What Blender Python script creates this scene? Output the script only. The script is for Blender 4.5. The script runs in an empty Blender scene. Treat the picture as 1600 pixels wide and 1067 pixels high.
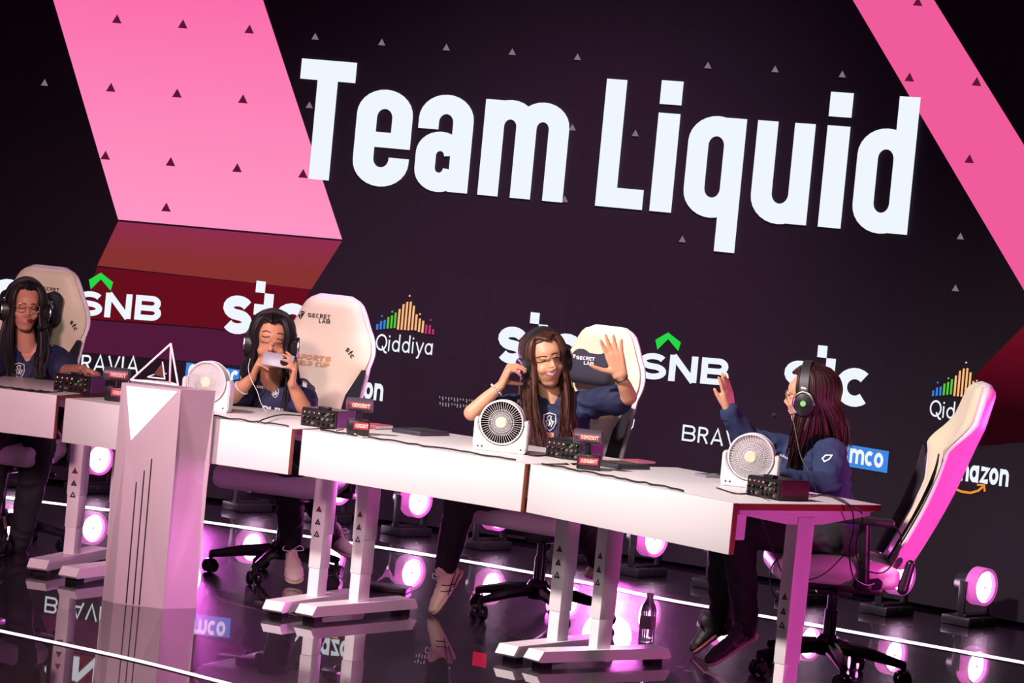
import bpy, bmesh, math, random
from mathutils import Vector as V, Matrix as M, Quaternion
from mathutils.bvhtree import BVHTree
from mathutils.geometry import tessellate_polygon
random.seed(7)
C = bpy.context.scene.collection
sc = bpy.context.scene
PI = math.pi
# ---------------------------------------------------------------- camera
F, PT, RL, HC = 4795.2, .0442466, .0949059, 1.742      # focal length in px, pitch, roll, height
cam = bpy.data.cameras.new('camera'); co = bpy.data.objects.new('camera', cam); C.objects.link(co)
cam.sensor_width = 36; cam.lens = F / 1600 * 36; cam.clip_end = 200; cam.clip_start = .1
co.matrix_world = M.Translation((0, 0, HC)) @ M.Rotation(PI/2 - PT, 4, 'X') @ M.Rotation(RL, 4, 'Z')
sc.camera = co
# ---------------------------------------------------------------- world, exposure
w = bpy.data.worlds.new('world'); sc.world = w; w.use_nodes = True
w.node_tree.nodes['Background'].inputs[0].default_value = (.30, .12, .26, 1)
w.node_tree.nodes['Background'].inputs[1].default_value = .012
sc.view_settings.view_transform = 'Standard'; sc.view_settings.look = 'None'
sc.view_settings.exposure = 0; sc.view_settings.gamma = 1; sc.view_settings.use_curve_mapping = False
# ---------------------------------------------------------------- unseen stage spots, some added only to light single parts
def spot(name, loc, to, power, col, ang=40, blend=.6, size=.3):
    l = bpy.data.lights.new(name, 'SPOT'); l.energy = power; l.color = col; l.spot_size = math.radians(ang)
    l.spot_blend = blend; l.shadow_soft_size = size
    o = bpy.data.objects.new(name, l); C.objects.link(o); o.location = loc
    o.rotation_euler = (V(to) - V(loc)).to_track_quat('-Z', 'Y').to_euler(); return o
spot('key_spot', (-5.6, 6.6, 7.6), (.60, 12.2, .8), 7800, (1, .83, .82), 27, .9, .35)
spot('fill_spot', (-3.2, 3.0, 4.5), (-2.1, 13.2, .9), 2900, (1, .54, .64), 24, .9, .5)  # added out of view to lift the dim left end
spot('front_fill', (-1.0, 3.0, 5.0), (-.55, 13.2, 1.0), 1050, (1, .86, .80), 26, .9, .4)  # added to brighten the phone player and her chair
spot('magenta_spot_right', (3.1, 12.9, 1.0), (1.55, 12.1, .7), 95, (1, .09, .62), 60, .6, .12)
spot('magenta_spot_back', (.6, 15.0, .32), (.2, 12.6, .55), 150, (.95, .14, .80), 95, .7, .12)
spot('magenta_spot_left', (-1.6, 15.7, .32), (-1.6, 13.0, .55), 130, (.95, .14, .85), 95, .7, .12)
spot('rim_spot', (2.6, 15.6, 4.6), (.4, 12.6, 1.1), 120, (1, .25, .8), 45, .8, .3)
spot('magenta_spot_side', (3.2, 9.9, .45), (1.78, 12.15, .82), 360, (1, .07, .56), 31, .5, .12)
spot('magenta_leg_fill', (2.3, 9.9, .25), (.85, 11.25, .38), 62, (1, .10, .62), 44, .6, .10)  # second spot added just for the right desk's leg
spot('podium_magenta_fill', (-.3, 11.9, .2), (-1.22, 12.35, .22), 22, (1, .22, .85), 42, .3, .05)  # no fixture here; added to tint the pedestal's lower right facets
spot('wall_wash', (.4, 11.6, 5.2), (-.1, 16.0, .35), 2300, (1, .56, .95), 46, 1, .5)  # added to lift the dark wall behind the players
# ---------------------------------------------------------------- rays from the photograph's viewpoint
CR, SR, CP, SP = math.cos(RL), math.sin(RL), math.cos(PT), math.sin(PT)
CAM = V((0, 0, HC))
def ray(px, py):
    du, dv = px - 800, py - 533.5
    u = du*CR + dv*SR; v = -du*SR + dv*CR
    return V((u, F*CP - v*SP, -F*SP - v*CP))
def aY(px, py, Y): d = ray(px, py); return CAM + d*(Y/d.y)
def aZ(px, py, Z): d = ray(px, py); return CAM + d*((Z - HC)/d.z)
# ---------------------------------------------------------------- materials
MT = {}
def mat(name, col, rough=.5, metal=0, spec=.5, emit=None, es=0, noise=None, coat=0, trans=0, alpha=1, sss=0, bump=0):
    if name in MT: return MT[name]
    m = bpy.data.materials.new(name); m.use_nodes = True; nt = m.node_tree; b = nt.nodes['Principled BSDF']
    b.inputs['Base Color'].default_value = (*col, 1); b.inputs['Roughness'].default_value = rough
    b.inputs['Metallic'].default_value = metal; b.inputs['Specular IOR Level'].default_value = spec
    b.inputs['Coat Weight'].default_value = coat
    b.inputs['Transmission Weight'].default_value = trans; b.inputs['Alpha'].default_value = alpha
    if sss: b.inputs['Subsurface Weight'].default_value = sss; b.inputs['Subsurface Radius'].default_value = (.012, .005, .003); b.inputs['Subsurface Scale'].default_value = 1
    if emit: b.inputs['Emission Color'].default_value = (*emit, 1); b.inputs['Emission Strength'].default_value = es
    if noise:
        sca, amt = noise[:2]; tc = nt.nodes.new('ShaderNodeTexCoord'); n = nt.nodes.new('ShaderNodeTexNoise')
        n.inputs['Scale'].default_value = sca; n.inputs['Detail'].default_value = 4
        if len(noise) > 2:
            mp = nt.nodes.new('ShaderNodeMapping'); mp.inputs['Scale'].default_value = noise[2]
            nt.links.new(tc.outputs['Object'], mp.inputs[0]); nt.links.new(mp.outputs[0], n.inputs['Vector'])
        else: nt.links.new(tc.outputs['Object'], n.inputs['Vector'])
        mx = nt.nodes.new('ShaderNodeMix'); mx.data_type = 'RGBA'
        mx.inputs[6].default_value = (*[c*(1-amt) for c in col], 1); mx.inputs[7].default_value = (*[min(1, c*(1+amt)) for c in col], 1)
        nt.links.new(n.outputs['Fac'], mx.inputs[0]); nt.links.new(mx.outputs[2], b.inputs['Base Color'])
        if bump:
            bp = nt.nodes.new('ShaderNodeBump'); bp.inputs['Strength'].default_value = bump; bp.inputs['Distance'].default_value = .01
            nt.links.new(n.outputs['Fac'], bp.inputs['Height']); nt.links.new(bp.outputs[0], b.inputs['Normal'])
    MT[name] = m; return m
def glow(name, col, s=1.0): return mat(name, (0, 0, 0), .6, spec=0, emit=col, es=s)
def srgb(r, g, b): return tuple((c/255/12.92 if c/255 <= .04045 else ((c/255+.055)/1.055)**2.4) for c in (r, g, b))
white_lam = mat('white_laminate', (.80, .77, .78), .35, noise=(3, .03))
wood_edge = mat('orange_plywood_edge', srgb(150, 82, 50), .5, noise=(30, .2, (1, 1, 12)))
white_metal = mat('white_powder_coat', (.78, .74, .76), .4, noise=(6, .03))
black_pl = mat('black_plastic', (.012, .011, .014), .35, noise=(40, .1))
black_gl = mat('black_gloss_plastic', (.01, .009, .012), .12, noise=(40, .1))
black_fab = mat('black_fabric', (.012, .011, .016), .85, noise=(80, .3))
cream = mat('cream_leatherette', srgb(222, 218, 186), .5, noise=(14, .04))
rim_white = mat('white_leatherette_rim', (.78, .72, .76), .4, noise=(14, .04))
silver = mat('brushed_silver', (.62, .60, .62), .28, 1, noise=(60, .1))
navy = mat('navy_jersey', srgb(30, 38, 74), .75, noise=(24, .25), bump=.35)
navy2 = mat('navy_jacket', srgb(40, 54, 92), .9, noise=(12, .22), bump=.5)
trouser = mat('black_trousers', (.010, .009, .013), .8, noise=(20, .3), bump=.3)
cable_m = mat('black_cable_rubber', (.012, .012, .014), .45, noise=(60, .2))
decal_w = mat('white_print', (.82, .82, .85), .5, noise=(50, .04))
decal_k = mat('black_print', (.02, .015, .02), .5, noise=(50, .1))
# ---------------------------------------------------------------- mesh helpers
def tag(o, label=None, cat=None, group=None, kind=None):
    if label: o['label'] = label
    if cat: o['category'] = cat
    if group: o['group'] = group
    if kind: o['kind'] = kind
    return o
def empty(name, loc=(0, 0, 0), rz=0, parent=None):
    o = bpy.data.objects.new(name, None); C.objects.link(o); o.location = loc; o.rotation_euler = (0, 0, rz); o.empty_display_size = .05
    if parent: o.parent = parent
    return o
def smooth(me, ang=35):
    for p in me.polygons: p.use_smooth = True
    me.set_sharp_from_angle(angle=math.radians(ang))
class MB:
    def __init__(s): s.b = bmesh.new()
    def _t(s, vs, mx): bmesh.ops.transform(s.b, matrix=mx, verts=vs)
    def box(s, c, size, rot=None, bev=0):
        r = bmesh.ops.create_cube(s.b, size=1); vs = r['verts']
        mx = M.Translation(c) @ (rot.to_4x4() if rot else M.Identity(4)) @ M.Diagonal((*size, 1)); s._t(vs, mx)
        if bev:
            es = list({e for v in vs for e in v.link_edges})
            bmesh.ops.bevel(s.b, geom=es, offset=bev, segments=2, affect='EDGES', profile=.5)
        return s
    def cone(s, a, ra, b, rb, n=16, caps=True):
        a, b = V(a), V(b); d = b - a
        if d.length < 1e-6: return s
        r = bmesh.ops.create_cone(s.b, cap_ends=caps, segments=n, radius1=ra, radius2=rb, depth=d.length)
        s._t(r['verts'], M.Translation((a+b)/2) @ d.to_track_quat('Z', 'Y').to_matrix().to_4x4()); return s
    def ell(s, c, rad, rot=None, n=16):
        m = max(6, n*2//3); mx = M.Translation(c) @ (rot.to_4x4() if rot else M.Identity(4)) @ M.Diagonal((*rad, 1)); nv = s.b.verts.new; nf = s.b.faces.new
        top, bot = nv(mx @ V((0, 0, 1))), nv(mx @ V((0, 0, -1)))
        R_ = [[nv(mx @ V((math.sin(PI*i/m)*math.cos(2*PI*k/n), math.sin(PI*i/m)*math.sin(2*PI*k/n), math.cos(PI*i/m)))) for k in range(n)] for i in range(1, m)]
        for k in range(n):
            l = (k+1) % n; nf((top, R_[0][k], R_[0][l])); nf((bot, R_[-1][l], R_[-1][k]))
            for A, B in zip(R_, R_[1:]): nf((A[k], B[k], B[l], A[l]))
        return s
    def caps(s, a, ra, b, rb, n=12): s.cone(a, ra, b, rb, n); s.ell(a, (ra,)*3, n=n); s.ell(b, (rb,)*3, n=n); return s
    def tube(s, pts, r, n=8, closed=False, flat=None):
        pts = [V(p) for p in pts]; N = len(pts); rings = []; up = None
        rr = r if isinstance(r, (list, tuple)) else [r]*N
        for i, p in enumerate(pts):
            if closed: t = pts[(i+1) % N] - pts[i-1]
            else: t = pts[min(i+1, N-1)] - pts[max(i-1, 0)]
            t.normalize()
            if up is None: up = t.orthogonal().normalized()
            up = (up - t*up.dot(t)); up = up.normalized() if up.length > 1e-6 else t.orthogonal().normalized()
            sd = t.cross(up); ring = []
            for k in range(n):
                a = 2*PI*k/n; ring.append(s.b.verts.new(p + (up*math.cos(a) + sd*math.sin(a)*(flat or 1))*rr[i]))
            rings.append(ring)
        m = N if closed else N-1
        for i in range(m):
            A, B = rings[i], rings[(i+1) % N]
            for k in range(n): s.b.faces.new((A[k], A[(k+1) % n], B[(k+1) % n], B[k]))
        if not closed: s.b.faces.new(rings[0][::-1]); s.b.faces.new(rings[-1])
        return s
    def prism(s, poly, d, mx=None):      # polygon in local xz, extruded along +y by d
        a = [s.b.verts.new((p[0], 0, p[1])) for p in poly]; b = [s.b.verts.new((p[0], d, p[1])) for p in poly]; n = len(a)
        s.b.faces.new(a); s.b.faces.new(b[::-1])
        for i in range(n): s.b.faces.new((a[i], b[i], b[(i+1) % n], a[(i+1) % n]))
        if mx: s._t(a+b, mx)
        return s
    def lathe(s, prof, n=24, mx=None):   # profile (r, z)
        rings = [[s.b.verts.new((r*math.cos(2*PI*k/n), r*math.sin(2*PI*k/n), z)) for k in range(n)] for r, z in prof]
        for A, B in zip(rings, rings[1:]):
            for k in range(n): s.b.faces.new((A[k], A[(k+1) % n], B[(k+1) % n], B[k]))
        if prof[0][0] > 1e-5: s.b.faces.new(rings[0][::-1])
        if prof[-1][0] > 1e-5: s.b.faces.new(rings[-1])
        if mx: s._t([v for r in rings for v in r], mx)
        return s
    def face(s, pts): s.b.faces.new([s.b.verts.new(p) for p in pts]); return s
    def build(s, name, m, parent=None, ang=35, sm=True, mx=None, fix=True):
        if fix: bmesh.ops.recalc_face_normals(s.b, faces=s.b.faces)
        me = bpy.data.meshes.new(name); s.b.to_mesh(me); s.b.free(); me.materials.append(m)
        if sm: smooth(me, ang)
        o = bpy.data.objects.new(name, me); C.objects.link(o)
        if mx: o.matrix_world = mx
        if parent: o.parent = parent
        return o
from mathutils import noise as NZ
TMP = bpy.data.scenes.new('workshop')
def blob(name, mb, m, parent=None, voxel=.006, it=4, fac=.6, fold=0):      # one continuous skin over overlapping volumes
    o = mb.build(name, m, parent)
    r = o.modifiers.new('r', 'REMESH'); r.mode = 'VOXEL'; r.voxel_size = voxel; r.use_smooth_shade = True
    if it: q = o.modifiers.new('s', 'SMOOTH'); q.factor = fac; q.iterations = it
    C.objects.unlink(o); TMP.collection.objects.link(o)
    with bpy.context.temp_override(scene=TMP, view_layer=TMP.view_layers[0]):
        dg = bpy.context.evaluated_depsgraph_get(); me = bpy.data.meshes.new_from_object(o.evaluated_get(dg))
    TMP.collection.objects.unlink(o); C.objects.link(o)
    o.modifiers.clear(); o.data = me
    if not me.materials: me.materials.append(m)
    me.polygons.foreach_set('use_smooth', [True]*len(me.polygons))
    if fold:
        nr = [n.vector.copy() for n in me.vertex_normals]; out_ = []
        for v, vn in zip(me.vertices, nr):
            c = v.co.copy(); q = V((c.x*9+NZ.noise(c*7)*1.6, c.y*9, c.z*17+NZ.noise(c*6+V((3, 1, 7)))*2.2))
            out_ += list(c + vn*fold*((1-abs(NZ.noise(q))*2.6)-.35))
        me.vertices.foreach_set('co', out_); me.update()
    return o
def catmull(pts, n=6):
    pts = [V(p) for p in pts]; P_ = [pts[0]*2-pts[1]] + pts + [pts[-1]*2-pts[-2]]; out = []
    for i in range(1, len(P_)-2):
        a, b, c, d = P_[i-1:i+3]
        for k in range(n):
            t = k/n; out.append(.5*((2*b) + (c-a)*t + (2*a-5*b+4*c-d)*t*t + (3*b-a-3*c+d)*t**3))
    out.append(pts[-1]); return out
# ---------------------------------------------------------------- stroke lettering (own shapes, no fonts)
def arc(cx, cy, rx, ry, a0, a1, n=10): return [(cx+rx*math.cos(math.radians(a0+(a1-a0)*i/n)), cy+ry*math.sin(math.radians(a0+(a1-a0)*i/n))) for i in range(n+1)]
def ribbon(pts, th, closed=False):
    P_ = []
    for p in pts:
        p = V((p[0], p[1]))
        if not P_ or (p-P_[-1]).length > th*.03: P_.append(p)
    if closed and (P_[0]-P_[-1]).length < th*.03: P_.pop()
    N = len(P_); L = []; R = []
    for i in range(N):
        if closed: a, b = P_[i]-P_[i-1], P_[(i+1) % N]-P_[i]
        else:
            a = P_[i]-P_[i-1] if i else P_[1]-P_[0]; b = P_[i+1]-P_[i] if i < N-1 else P_[i]-P_[i-1]
        a = a.normalized(); b = b.normalized(); na = V((-a.y, a.x)); nb = V((-b.y, b.x)); n = na+nb
        n = n.normalized() if n.length > 1e-6 else na
        k = th/2/max(.6, n.dot(na)); L.append(P_[i]+n*k); R.append(P_[i]-n*k)
    q = []; m = N if closed else N-1
    for i in range(m):
        j = (i+1) % N; q.append([tuple(L[i]), tuple(L[j]), tuple(R[j]), tuple(R[i])])
    return q
# glyph: (advance, strokes) in a box of cap height 1; strokes = (points, closed)
def G(t):
    g = {}
    if t <= 0: t = .15
    h = t/2
    A_ = 1-h
    def oval(cx, cy, rx, ry): return (arc(cx, cy, rx, ry, 0, 360, 20)[:-1], True)
    def S(w, y0=0, y1=1):
        H_ = y1-y0; r = (H_-t)/4; cx = w/2; rx = w/2-h
        return [(arc(cx, y1-h-r, rx, r, 25, 270, 12)[0:] + arc(cx, y0+h+r, rx, r, 90, -155, 12), False)]
    g['S'] = (.95, S(.95)); g['s'] = (.66, S(.62, 0, .72))
    g['N'] = (1.02, [([(h, 0), (h, 1)], 0), ([(h, 1-h*.2), (.98-h, h*.2)], 0), ([(.98-h, 0), (.98-h, 1)], 0)])
    g['B'] = (.92, [([(h, h), (h, A_), (.6, A_)] + arc(.6, .75-h/2, .22, .25-h/2, 90, -90, 8) + [(h, .5)], 0), ([(h, .5), (.62, .5)] + arc(.62, .25+h/2, .24, .25-h/2, 90, -90, 8) + [(h, h)], 0), ([(h, 0), (h, 1)], 0)])
    g['R'] = (.74, [([(h, 0), (h, 1)], 0), ([(h, A_), (.4, A_)] + arc(.4, .75-h/2, .22, .25-h/2, 90, -90, 8) + [(h, .5)], 0), ([(.36, .5), (.66, 0)], 0)])
    g['A'] = (.84, [([(h*.6, 0), (.42, 1), (.84-h*.6, 0)], 0), ([(.18, .3), (.66, .3)], 0)])
    g['V'] = (.84, [([(h*.6, 1), (.42, 0), (.84-h*.6, 1)], 0)])
    g['I'] = (.2, [([(h, 0), (h, 1)], 0)])
    g['E'] = (.66, [([(.64, A_), (h, A_), (h, h), (.64, h)], 0), ([(h, .5), (.6, .5)], 0)])
    g['C'] = (.76, [(arc(.4, .5, .4-h, .5-h, 50, 310, 16), 0)])
    g['O'] = (.86, [oval(.41, .5, .41-h, .5-h)]); g['0'] = g['O']
    g['T'] = (.72, [([(0, A_), (.7, A_)], 0), ([(.35, 0), (.35, A_)], 0)])
    g['L'] = (.62, [([(h, 1), (h, h), (.6, h)], 0)])
    g['P'] = (.7, [([(h, 0), (h, 1)], 0), ([(h, A_), (.42, A_)] + arc(.42, .72-h/2, .22, .28-h/2, 90, -90, 8) + [(h, .44)], 0)])
    g['U'] = (.82, [([(h, 1), (h, .35)] + arc(.4, .35, .4-h, .35-h, 180, 360, 10) + [(.8-h, 1)], 0)])
    g['W'] = (1.1, [([(h*.6, 1), (.28, 0), (.55, .9), (.82, 0), (1.1-h*.6, 1)], 0)])
    g['D'] = (.82, [([(h, h), (h, A_), (.35, A_)] + arc(.35, .5, .43-h, .5-h, 90, -90, 10) + [(h, h)], 0)])
    g['G'] = (.8, [(arc(.4, .5, .4-h, .5-h, 50, 340, 16) + [(.42, .45)], 0)])
    g['M'] = (1.0, [([(h, 0), (h, 1), (.5, .25), (1-h, 1), (1-h, 0)], 0)])
    g['Z'] = (.7, [([(0, A_), (.66, A_), (.04, h), (.7, h)], 0)])
    x = .70; r = (x-t)/2; w = .66
    g['Q'] = (1.0, [oval(.48, .5, .48-h, .5-h), ([(.55, .28), (.8, -.06), (.98, -.1)], 0)])
    g['i'] = (.24, [([(h, 0), (h, x)], 0), ([(h, x+.14), (h, x+.14+t)], 0)])
    g['d'] = (w+.12, [oval(w/2, x/2, w/2-h, x/2-h), ([(w-h, 0), (w-h, 1.06)], 0)])
    g['y'] = (w+.04, [([(.03, x), (w/2, .05)], 0), ([(w-.03, x), (w/2-.08, -.2), (w/2-.22, -.25)], 0)])
    g['a'] = (w+.12, [oval(w/2, x/2, w/2-h, x/2-h), ([(w-h, 0), (w-h, x)], 0)])
    g['o'] = (w+.06, [oval(w/2, x/2, w/2-h, x/2-h)])
    g['c'] = (w-.02, [(arc(w/2, x/2, w/2-h, x/2-h, 48, 312, 16), 0)])
    g['r'] = (.42, [([(h, 0), (h, x)], 0), ([(h, x-.25)] + arc(.4, x-.32, .4-h, .32-h, 170, 90, 6), 0)])
    g['n'] = (w+.08, [([(h, 0), (h, x)], 0), ([(h, x*.55)] + arc(w/2, x*.6, w/2-h, x*.4-h, 180, 0, 8) + [(w-h, 0)], 0)])
    g['m'] = (1.06, [([(h, 0), (h, x)], 0)] + [([(h+k*.42, x*.55)] + arc(h+k*.42+.21, x*.6, .21, x*.4-h, 180, 0, 8) + [(h+k*.42+.42, 0)], 0) for k in (0, 1)])
    g['z'] = (.58, [([(0, x-h), (.5, x-h), (.06, h), (.54, h)], 0)])
    g['t'] = (.42, [([(.18, .98), (.18, h+.02), (.4, h)], 0), ([(0, x-h), (.38, x-h)], 0)])
    g['f'] = (.4, [([(.16, 0), (.16, .8), (.4, 1-h)], 0), ([(0, x-h), (.38, x-h)], 0)])
    g['e'] = (w+.04, [([(h, x/2), (w-h, x/2)] + arc(w/2, x/2, w/2-h, x/2-h, 0, 320, 16), 0)])
    g[' '] = (.35, [])
    g['.'] = (.2, [([(h, 0), (h, t)], 0)])
    return g
def word(txt, t=.15, gap=.12, sx=1):
    g = G(t); x = 0; q = []
    for ch in txt:
        adv, st = g[ch]
        for pts, cl in st: q += [[(x+u*sx, v) for u, v in f] for f in ribbon([(u, v) for u, v in pts], t, bool(cl))]
        x += adv*sx + gap
    return q, x - gap
def fit_word(txt, x0, y0, x1, y1, cap, t=.15, gap=.12, lean=.095, perp=False):      # baseline from (x0,y0) to (x1,y1), cap height px -> quads in px
    q, L = word(txt, t, gap); ex = ((x1-x0)/L, (y1-y0)/L); ey = (cap*lean, -cap)
    if perp: d_ = math.hypot(x1-x0, y1-y0); ey = ((y1-y0)/d_*cap, -(x1-x0)/d_*cap)
    return [[(x0+u*ex[0]+v*ey[0], y0+u*ex[1]+v*ey[1]) for u, v in f] for f in q]
# decals: flat shapes given where the photo shows them, laid on the real surface
def tree_of(objs):
    vs, fs = [], []
    for o in objs:
        mw = wm(o); k = len(vs); vs += [mw @ v.co for v in o.data.vertices]; fs += [[k+i for i in p.vertices] for p in o.data.polygons]
    return BVHTree.FromPolygons(vs, fs)
def wm(o):
    m = o.matrix_basis.copy()
    p = o.parent
    while p: m = p.matrix_basis @ m; p = p.parent
    return m
def subdiv_quads(quads, step):
    out = []
    for f in quads:
        if len(f) == 4:
            a = max(math.dist(f[0], f[1]), math.dist(f[3], f[2])); b = max(math.dist(f[1], f[2]), math.dist(f[0], f[3]))
            na, nb = max(1, math.ceil(a/step)), max(1, math.ceil(b/step))
            def P_(i, j):
                s_, t_ = i/na, j/nb
                return tuple((f[0][k]*(1-s_)+f[1][k]*s_)*(1-t_) + (f[3][k]*(1-s_)+f[2][k]*s_)*t_ for k in (0, 1))
            for i in range(na):
                for j in range(nb): out.append([P_(i, j), P_(i+1, j), P_(i+1, j+1), P_(i, j+1)])
        elif len(f) == 3: out += poly_quads(f, step)
        else: out.append(f)
    return out
def poly_quads(poly, step):       # arbitrary polygon -> small triangles
    tris = tessellate_polygon([[V((x, y, 0)) for x, y in poly]]); out = []
    todo = [[poly[i] for i in t] for t in tris]
    while todo:
        t = todo.pop(); e = [(math.dist(t[i], t[(i+1) % 3]), i) for i in range(3)]; m, i = max(e)
        if m > step:
            a, b, c = t[i], t[(i+1) % 3], t[(i+2) % 3]; h = ((a[0]+b[0])/2, (a[1]+b[1])/2); todo += [[a, h, c], [h, b, c]]
        else: out.append(t)
    return out
def decal(name, quads, m, parent, tree, off=.003, maxd=None):
    mb = MB(); inv = wm(parent).inverted() if parent else M.Identity(4)
    for f in quads:
        ps = []
        for x, y in f:
            d = ray(x, y).normalized(); h = tree.ray_cast(CAM, d)
            if h[0] is None: ps = None; break
            ps.append(inv @ (h[0] - d*off))
        if ps:
            if maxd and max((ps[i]-ps[i-1]).length for i in range(len(ps))) > maxd: continue
            mb.face(ps)
    return mb.build(name, m, parent, sm=False, fix=False)
# ================================================================ SETTING
fl = bpy.data.materials.new('glossy_black_stage_floor'); fl.use_nodes = True; nt = fl.node_tree; b = nt.nodes['Principled BSDF']
tc = nt.nodes.new('ShaderNodeTexCoord'); mp = nt.nodes.new('ShaderNodeMapping'); mp.inputs['Scale'].default_value = (1.2, 6, 1)
mp.inputs['Rotation'].default_value = (0, 0, -.35)
n1 = nt.nodes.new('ShaderNodeTexNoise'); n1.inputs['Scale'].default_value = 5; n1.inputs['Detail'].default_value = 8; n1.inputs['Roughness'].default_value = .7
rp = nt.nodes.new('ShaderNodeMapRange'); rp.inputs[1].default_value = .35; rp.inputs[2].default_value = .75; rp.inputs[3].default_value = .30; rp.inputs[4].default_value = .5
nt.links.new(tc.outputs['Object'], mp.inputs[0]); nt.links.new(mp.outputs[0], n1.inputs['Vector']); nt.links.new(n1.outputs['Fac'], rp.inputs[0]); nt.links.new(rp.outputs[0], b.inputs['Roughness'])
cr = nt.nodes.new('ShaderNodeMix'); cr.data_type = 'RGBA'; cr.inputs[6].default_value = (.002, .001, .0025, 1); cr.inputs[7].default_value = (.016, .006, .017, 1)
nt.links.new(n1.outputs['Fac'], cr.inputs[0]); nt.links.new(cr.outputs[2], b.inputs['Base Color'])
b.inputs['Specular IOR Level'].default_value = .07; b.inputs['Coat Weight'].default_value = 1; b.inputs['Coat Roughness'].default_value = .012; b.inputs['Coat IOR'].default_value = 1.45
for n_, c_, s_ in (('wall_back', (0, 19.05, 4.5), (24.2, .1, 9)), ('wall_left', (-12.05, 9, 4.5), (.1, 20, 9)), ('wall_right', (12.05, 9, 4.5), (.1, 20, 9))):
    tag(MB().box(c_, s_).build(n_, mat('black_drape', (.006, .005, .006), .9, noise=(3, .2))), kind='structure')
mb = MB(); mb.box((0, 9, -.05), (24, 20, .1)); floor = tag(mb.build('floor', fl), kind='structure')

# curved LED wall: plan curve by arc length t
def heading(t): return .39830 + .104412*t + .000926*t*t
TT = []; x_, y_ = -.1423, 16.017; TT.append((0, x_, y_)); st = .02
for sg in (1, -1):
    x, y, t = x_, y_, 0
    while abs(t) < 6.2:
        h = heading(t+sg*st/2); x += sg*st*math.cos(h); y -= sg*st*math.sin(h); t += sg*st; TT.append((t, x, y))
TT.sort()
def wpt(t, z, off=0):
    i = min(max(int((t-TT[0][0])/st), 0), len(TT)-2); a, b = TT[i], TT[i+1]; f = (t-a[0])/st; h = heading(t)
    return V((a[1]+(b[1]-a[1])*f - off*math.sin(h), a[2]+(b[2]-a[2])*f - off*math.cos(h), z))
TR = [p[1]/p[2] for p in TT]
def tz(px, py):
    d = ray(px, py); k = d.x/d.y; lo, hi = 0, len(TR)-1
    while hi-lo > 1:
        m = (lo+hi)//2
        if TR[m] < k: lo = m
        else: hi = m
    f = (k-TR[lo])/(TR[hi]-TR[lo]); t = TT[lo][0]+st*f; y = TT[lo][2]+(TT[hi][2]-TT[lo][2])*f
    return t, HC + d.z*y/d.y
screen_m = bpy.data.materials.new('led_panel_black'); screen_m.use_nodes = True; nt = screen_m.node_tree; b = nt.nodes['Principled BSDF']
uv = nt.nodes.new('ShaderNodeUVMap'); br = nt.nodes.new('ShaderNodeTexBrick'); br.offset = 0; br.inputs['Scale'].default_value = 1
br.inputs['Brick Width'].default_value = .4545; br.inputs['Row Height'].default_value = .4545; br.inputs['Mortar Size'].default_value = .002
br.inputs['Color1'].default_value = (.0095, .0058, .0100, 1); br.inputs['Color2'].default_value = (.0102, .0062, .0108, 1); br.inputs['Mortar'].default_value = (.006, .004, .006, 1)
nt.links.new(uv.outputs[0], br.inputs['Vector']); nt.links.new(br.outputs['Color'], b.inputs['Base Color']); b.inputs['Roughness'].default_value = .75; b.inputs['Specular IOR Level'].default_value = .2
b.inputs['Emission Color'].default_value = (.0015, .0003, .0015, 1); b.inputs['Emission Strength'].default_value = 1
screen = empty('led_screen', wpt(0, 0)); tag(screen, 'huge curved black video wall behind the stage with pink bands, team name and sponsor logos', 'screen')
def wmesh(name, quads, m, off, parent=screen, pieces=True, px=True, step=None):
    mb = MB(); o = screen.location
    for f in quads: mb.face([wpt(*(tz(*p) if px else p), off) - o for p in f])
    return mb.build(name, m, parent, sm=False, fix=False)
mb = MB(); uvs = []
ts = [(-5.6+.1*i) for i in range(117)]; zs = [.02, .6, 1.2, 1.8, 2.4, 3.0, 3.6, 4.1]
bm = mb.b; ul = bm.loops.layers.uv.new('UVMap'); grid = [[(bm.verts.new(wpt(t, z)-screen.location), (t, z)) for z in zs] for t in ts]
for i in range(len(ts)-1):
    for j in range(len(zs)-1):
        q = [grid[i][j], grid[i+1][j], grid[i+1][j+1], grid[i][j+1]]; f = bm.faces.new([a[0] for a in q])
        for l, a in zip(f.loops, q): l[ul].uv = a[1]
top = [[bm.verts.new(wpt(t, z, o_)-screen.location) for z, o_ in ((.02, -.12), (4.1, -.12))] for t in ts]
for i in range(len(ts)-1):
    bm.faces.new((top[i+1][0], top[i][0], top[i][1], top[i+1][1])); bm.faces.new((grid[i][-1][0], grid[i+1][-1][0], top[i+1][1], top[i][1])); bm.faces.new((top[i][0], top[i+1][0], grid[i+1][0][0], grid[i][0][0]))
for e in (0, -1): bm.faces.new([grid[e][0][0]] + [g[0] for g in grid[e][1:]] + [top[e][1], top[e][0]])
mb.build('led_panel', screen_m, screen, sm=False)
PINK = glow('led_pink', srgb(255, 122, 180), 1.0)
def led_grad(name, c0, c1, z0, z1):      # screen content that runs from c0 low to c1 high
    m = glow(name, c0); nt = m.node_tree; b = nt.nodes['Principled BSDF']; g = nt.nodes.new('ShaderNodeNewGeometry'); s = nt.nodes.new('ShaderNodeSeparateXYZ'); r = nt.nodes.new('ShaderNodeMapRange')
    r.inputs[1].default_value = z0; r.inputs[2].default_value = z1; mx = nt.nodes.new('ShaderNodeMix'); mx.data_type = 'RGBA'
    mx.inputs[6].default_value = (*c0, 1); mx.inputs[7].default_value = (*c1, 1)
    nt.links.new(g.outputs['Position'], s.inputs[0]); nt.links.new(s.outputs[2], r.inputs[0]); nt.links.new(r.outputs[0], mx.inputs[0]); nt.links.new(mx.outputs[2], b.inputs['Emission Color']); b.inputs['Emission Strength'].default_value = 1
    return m
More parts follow.
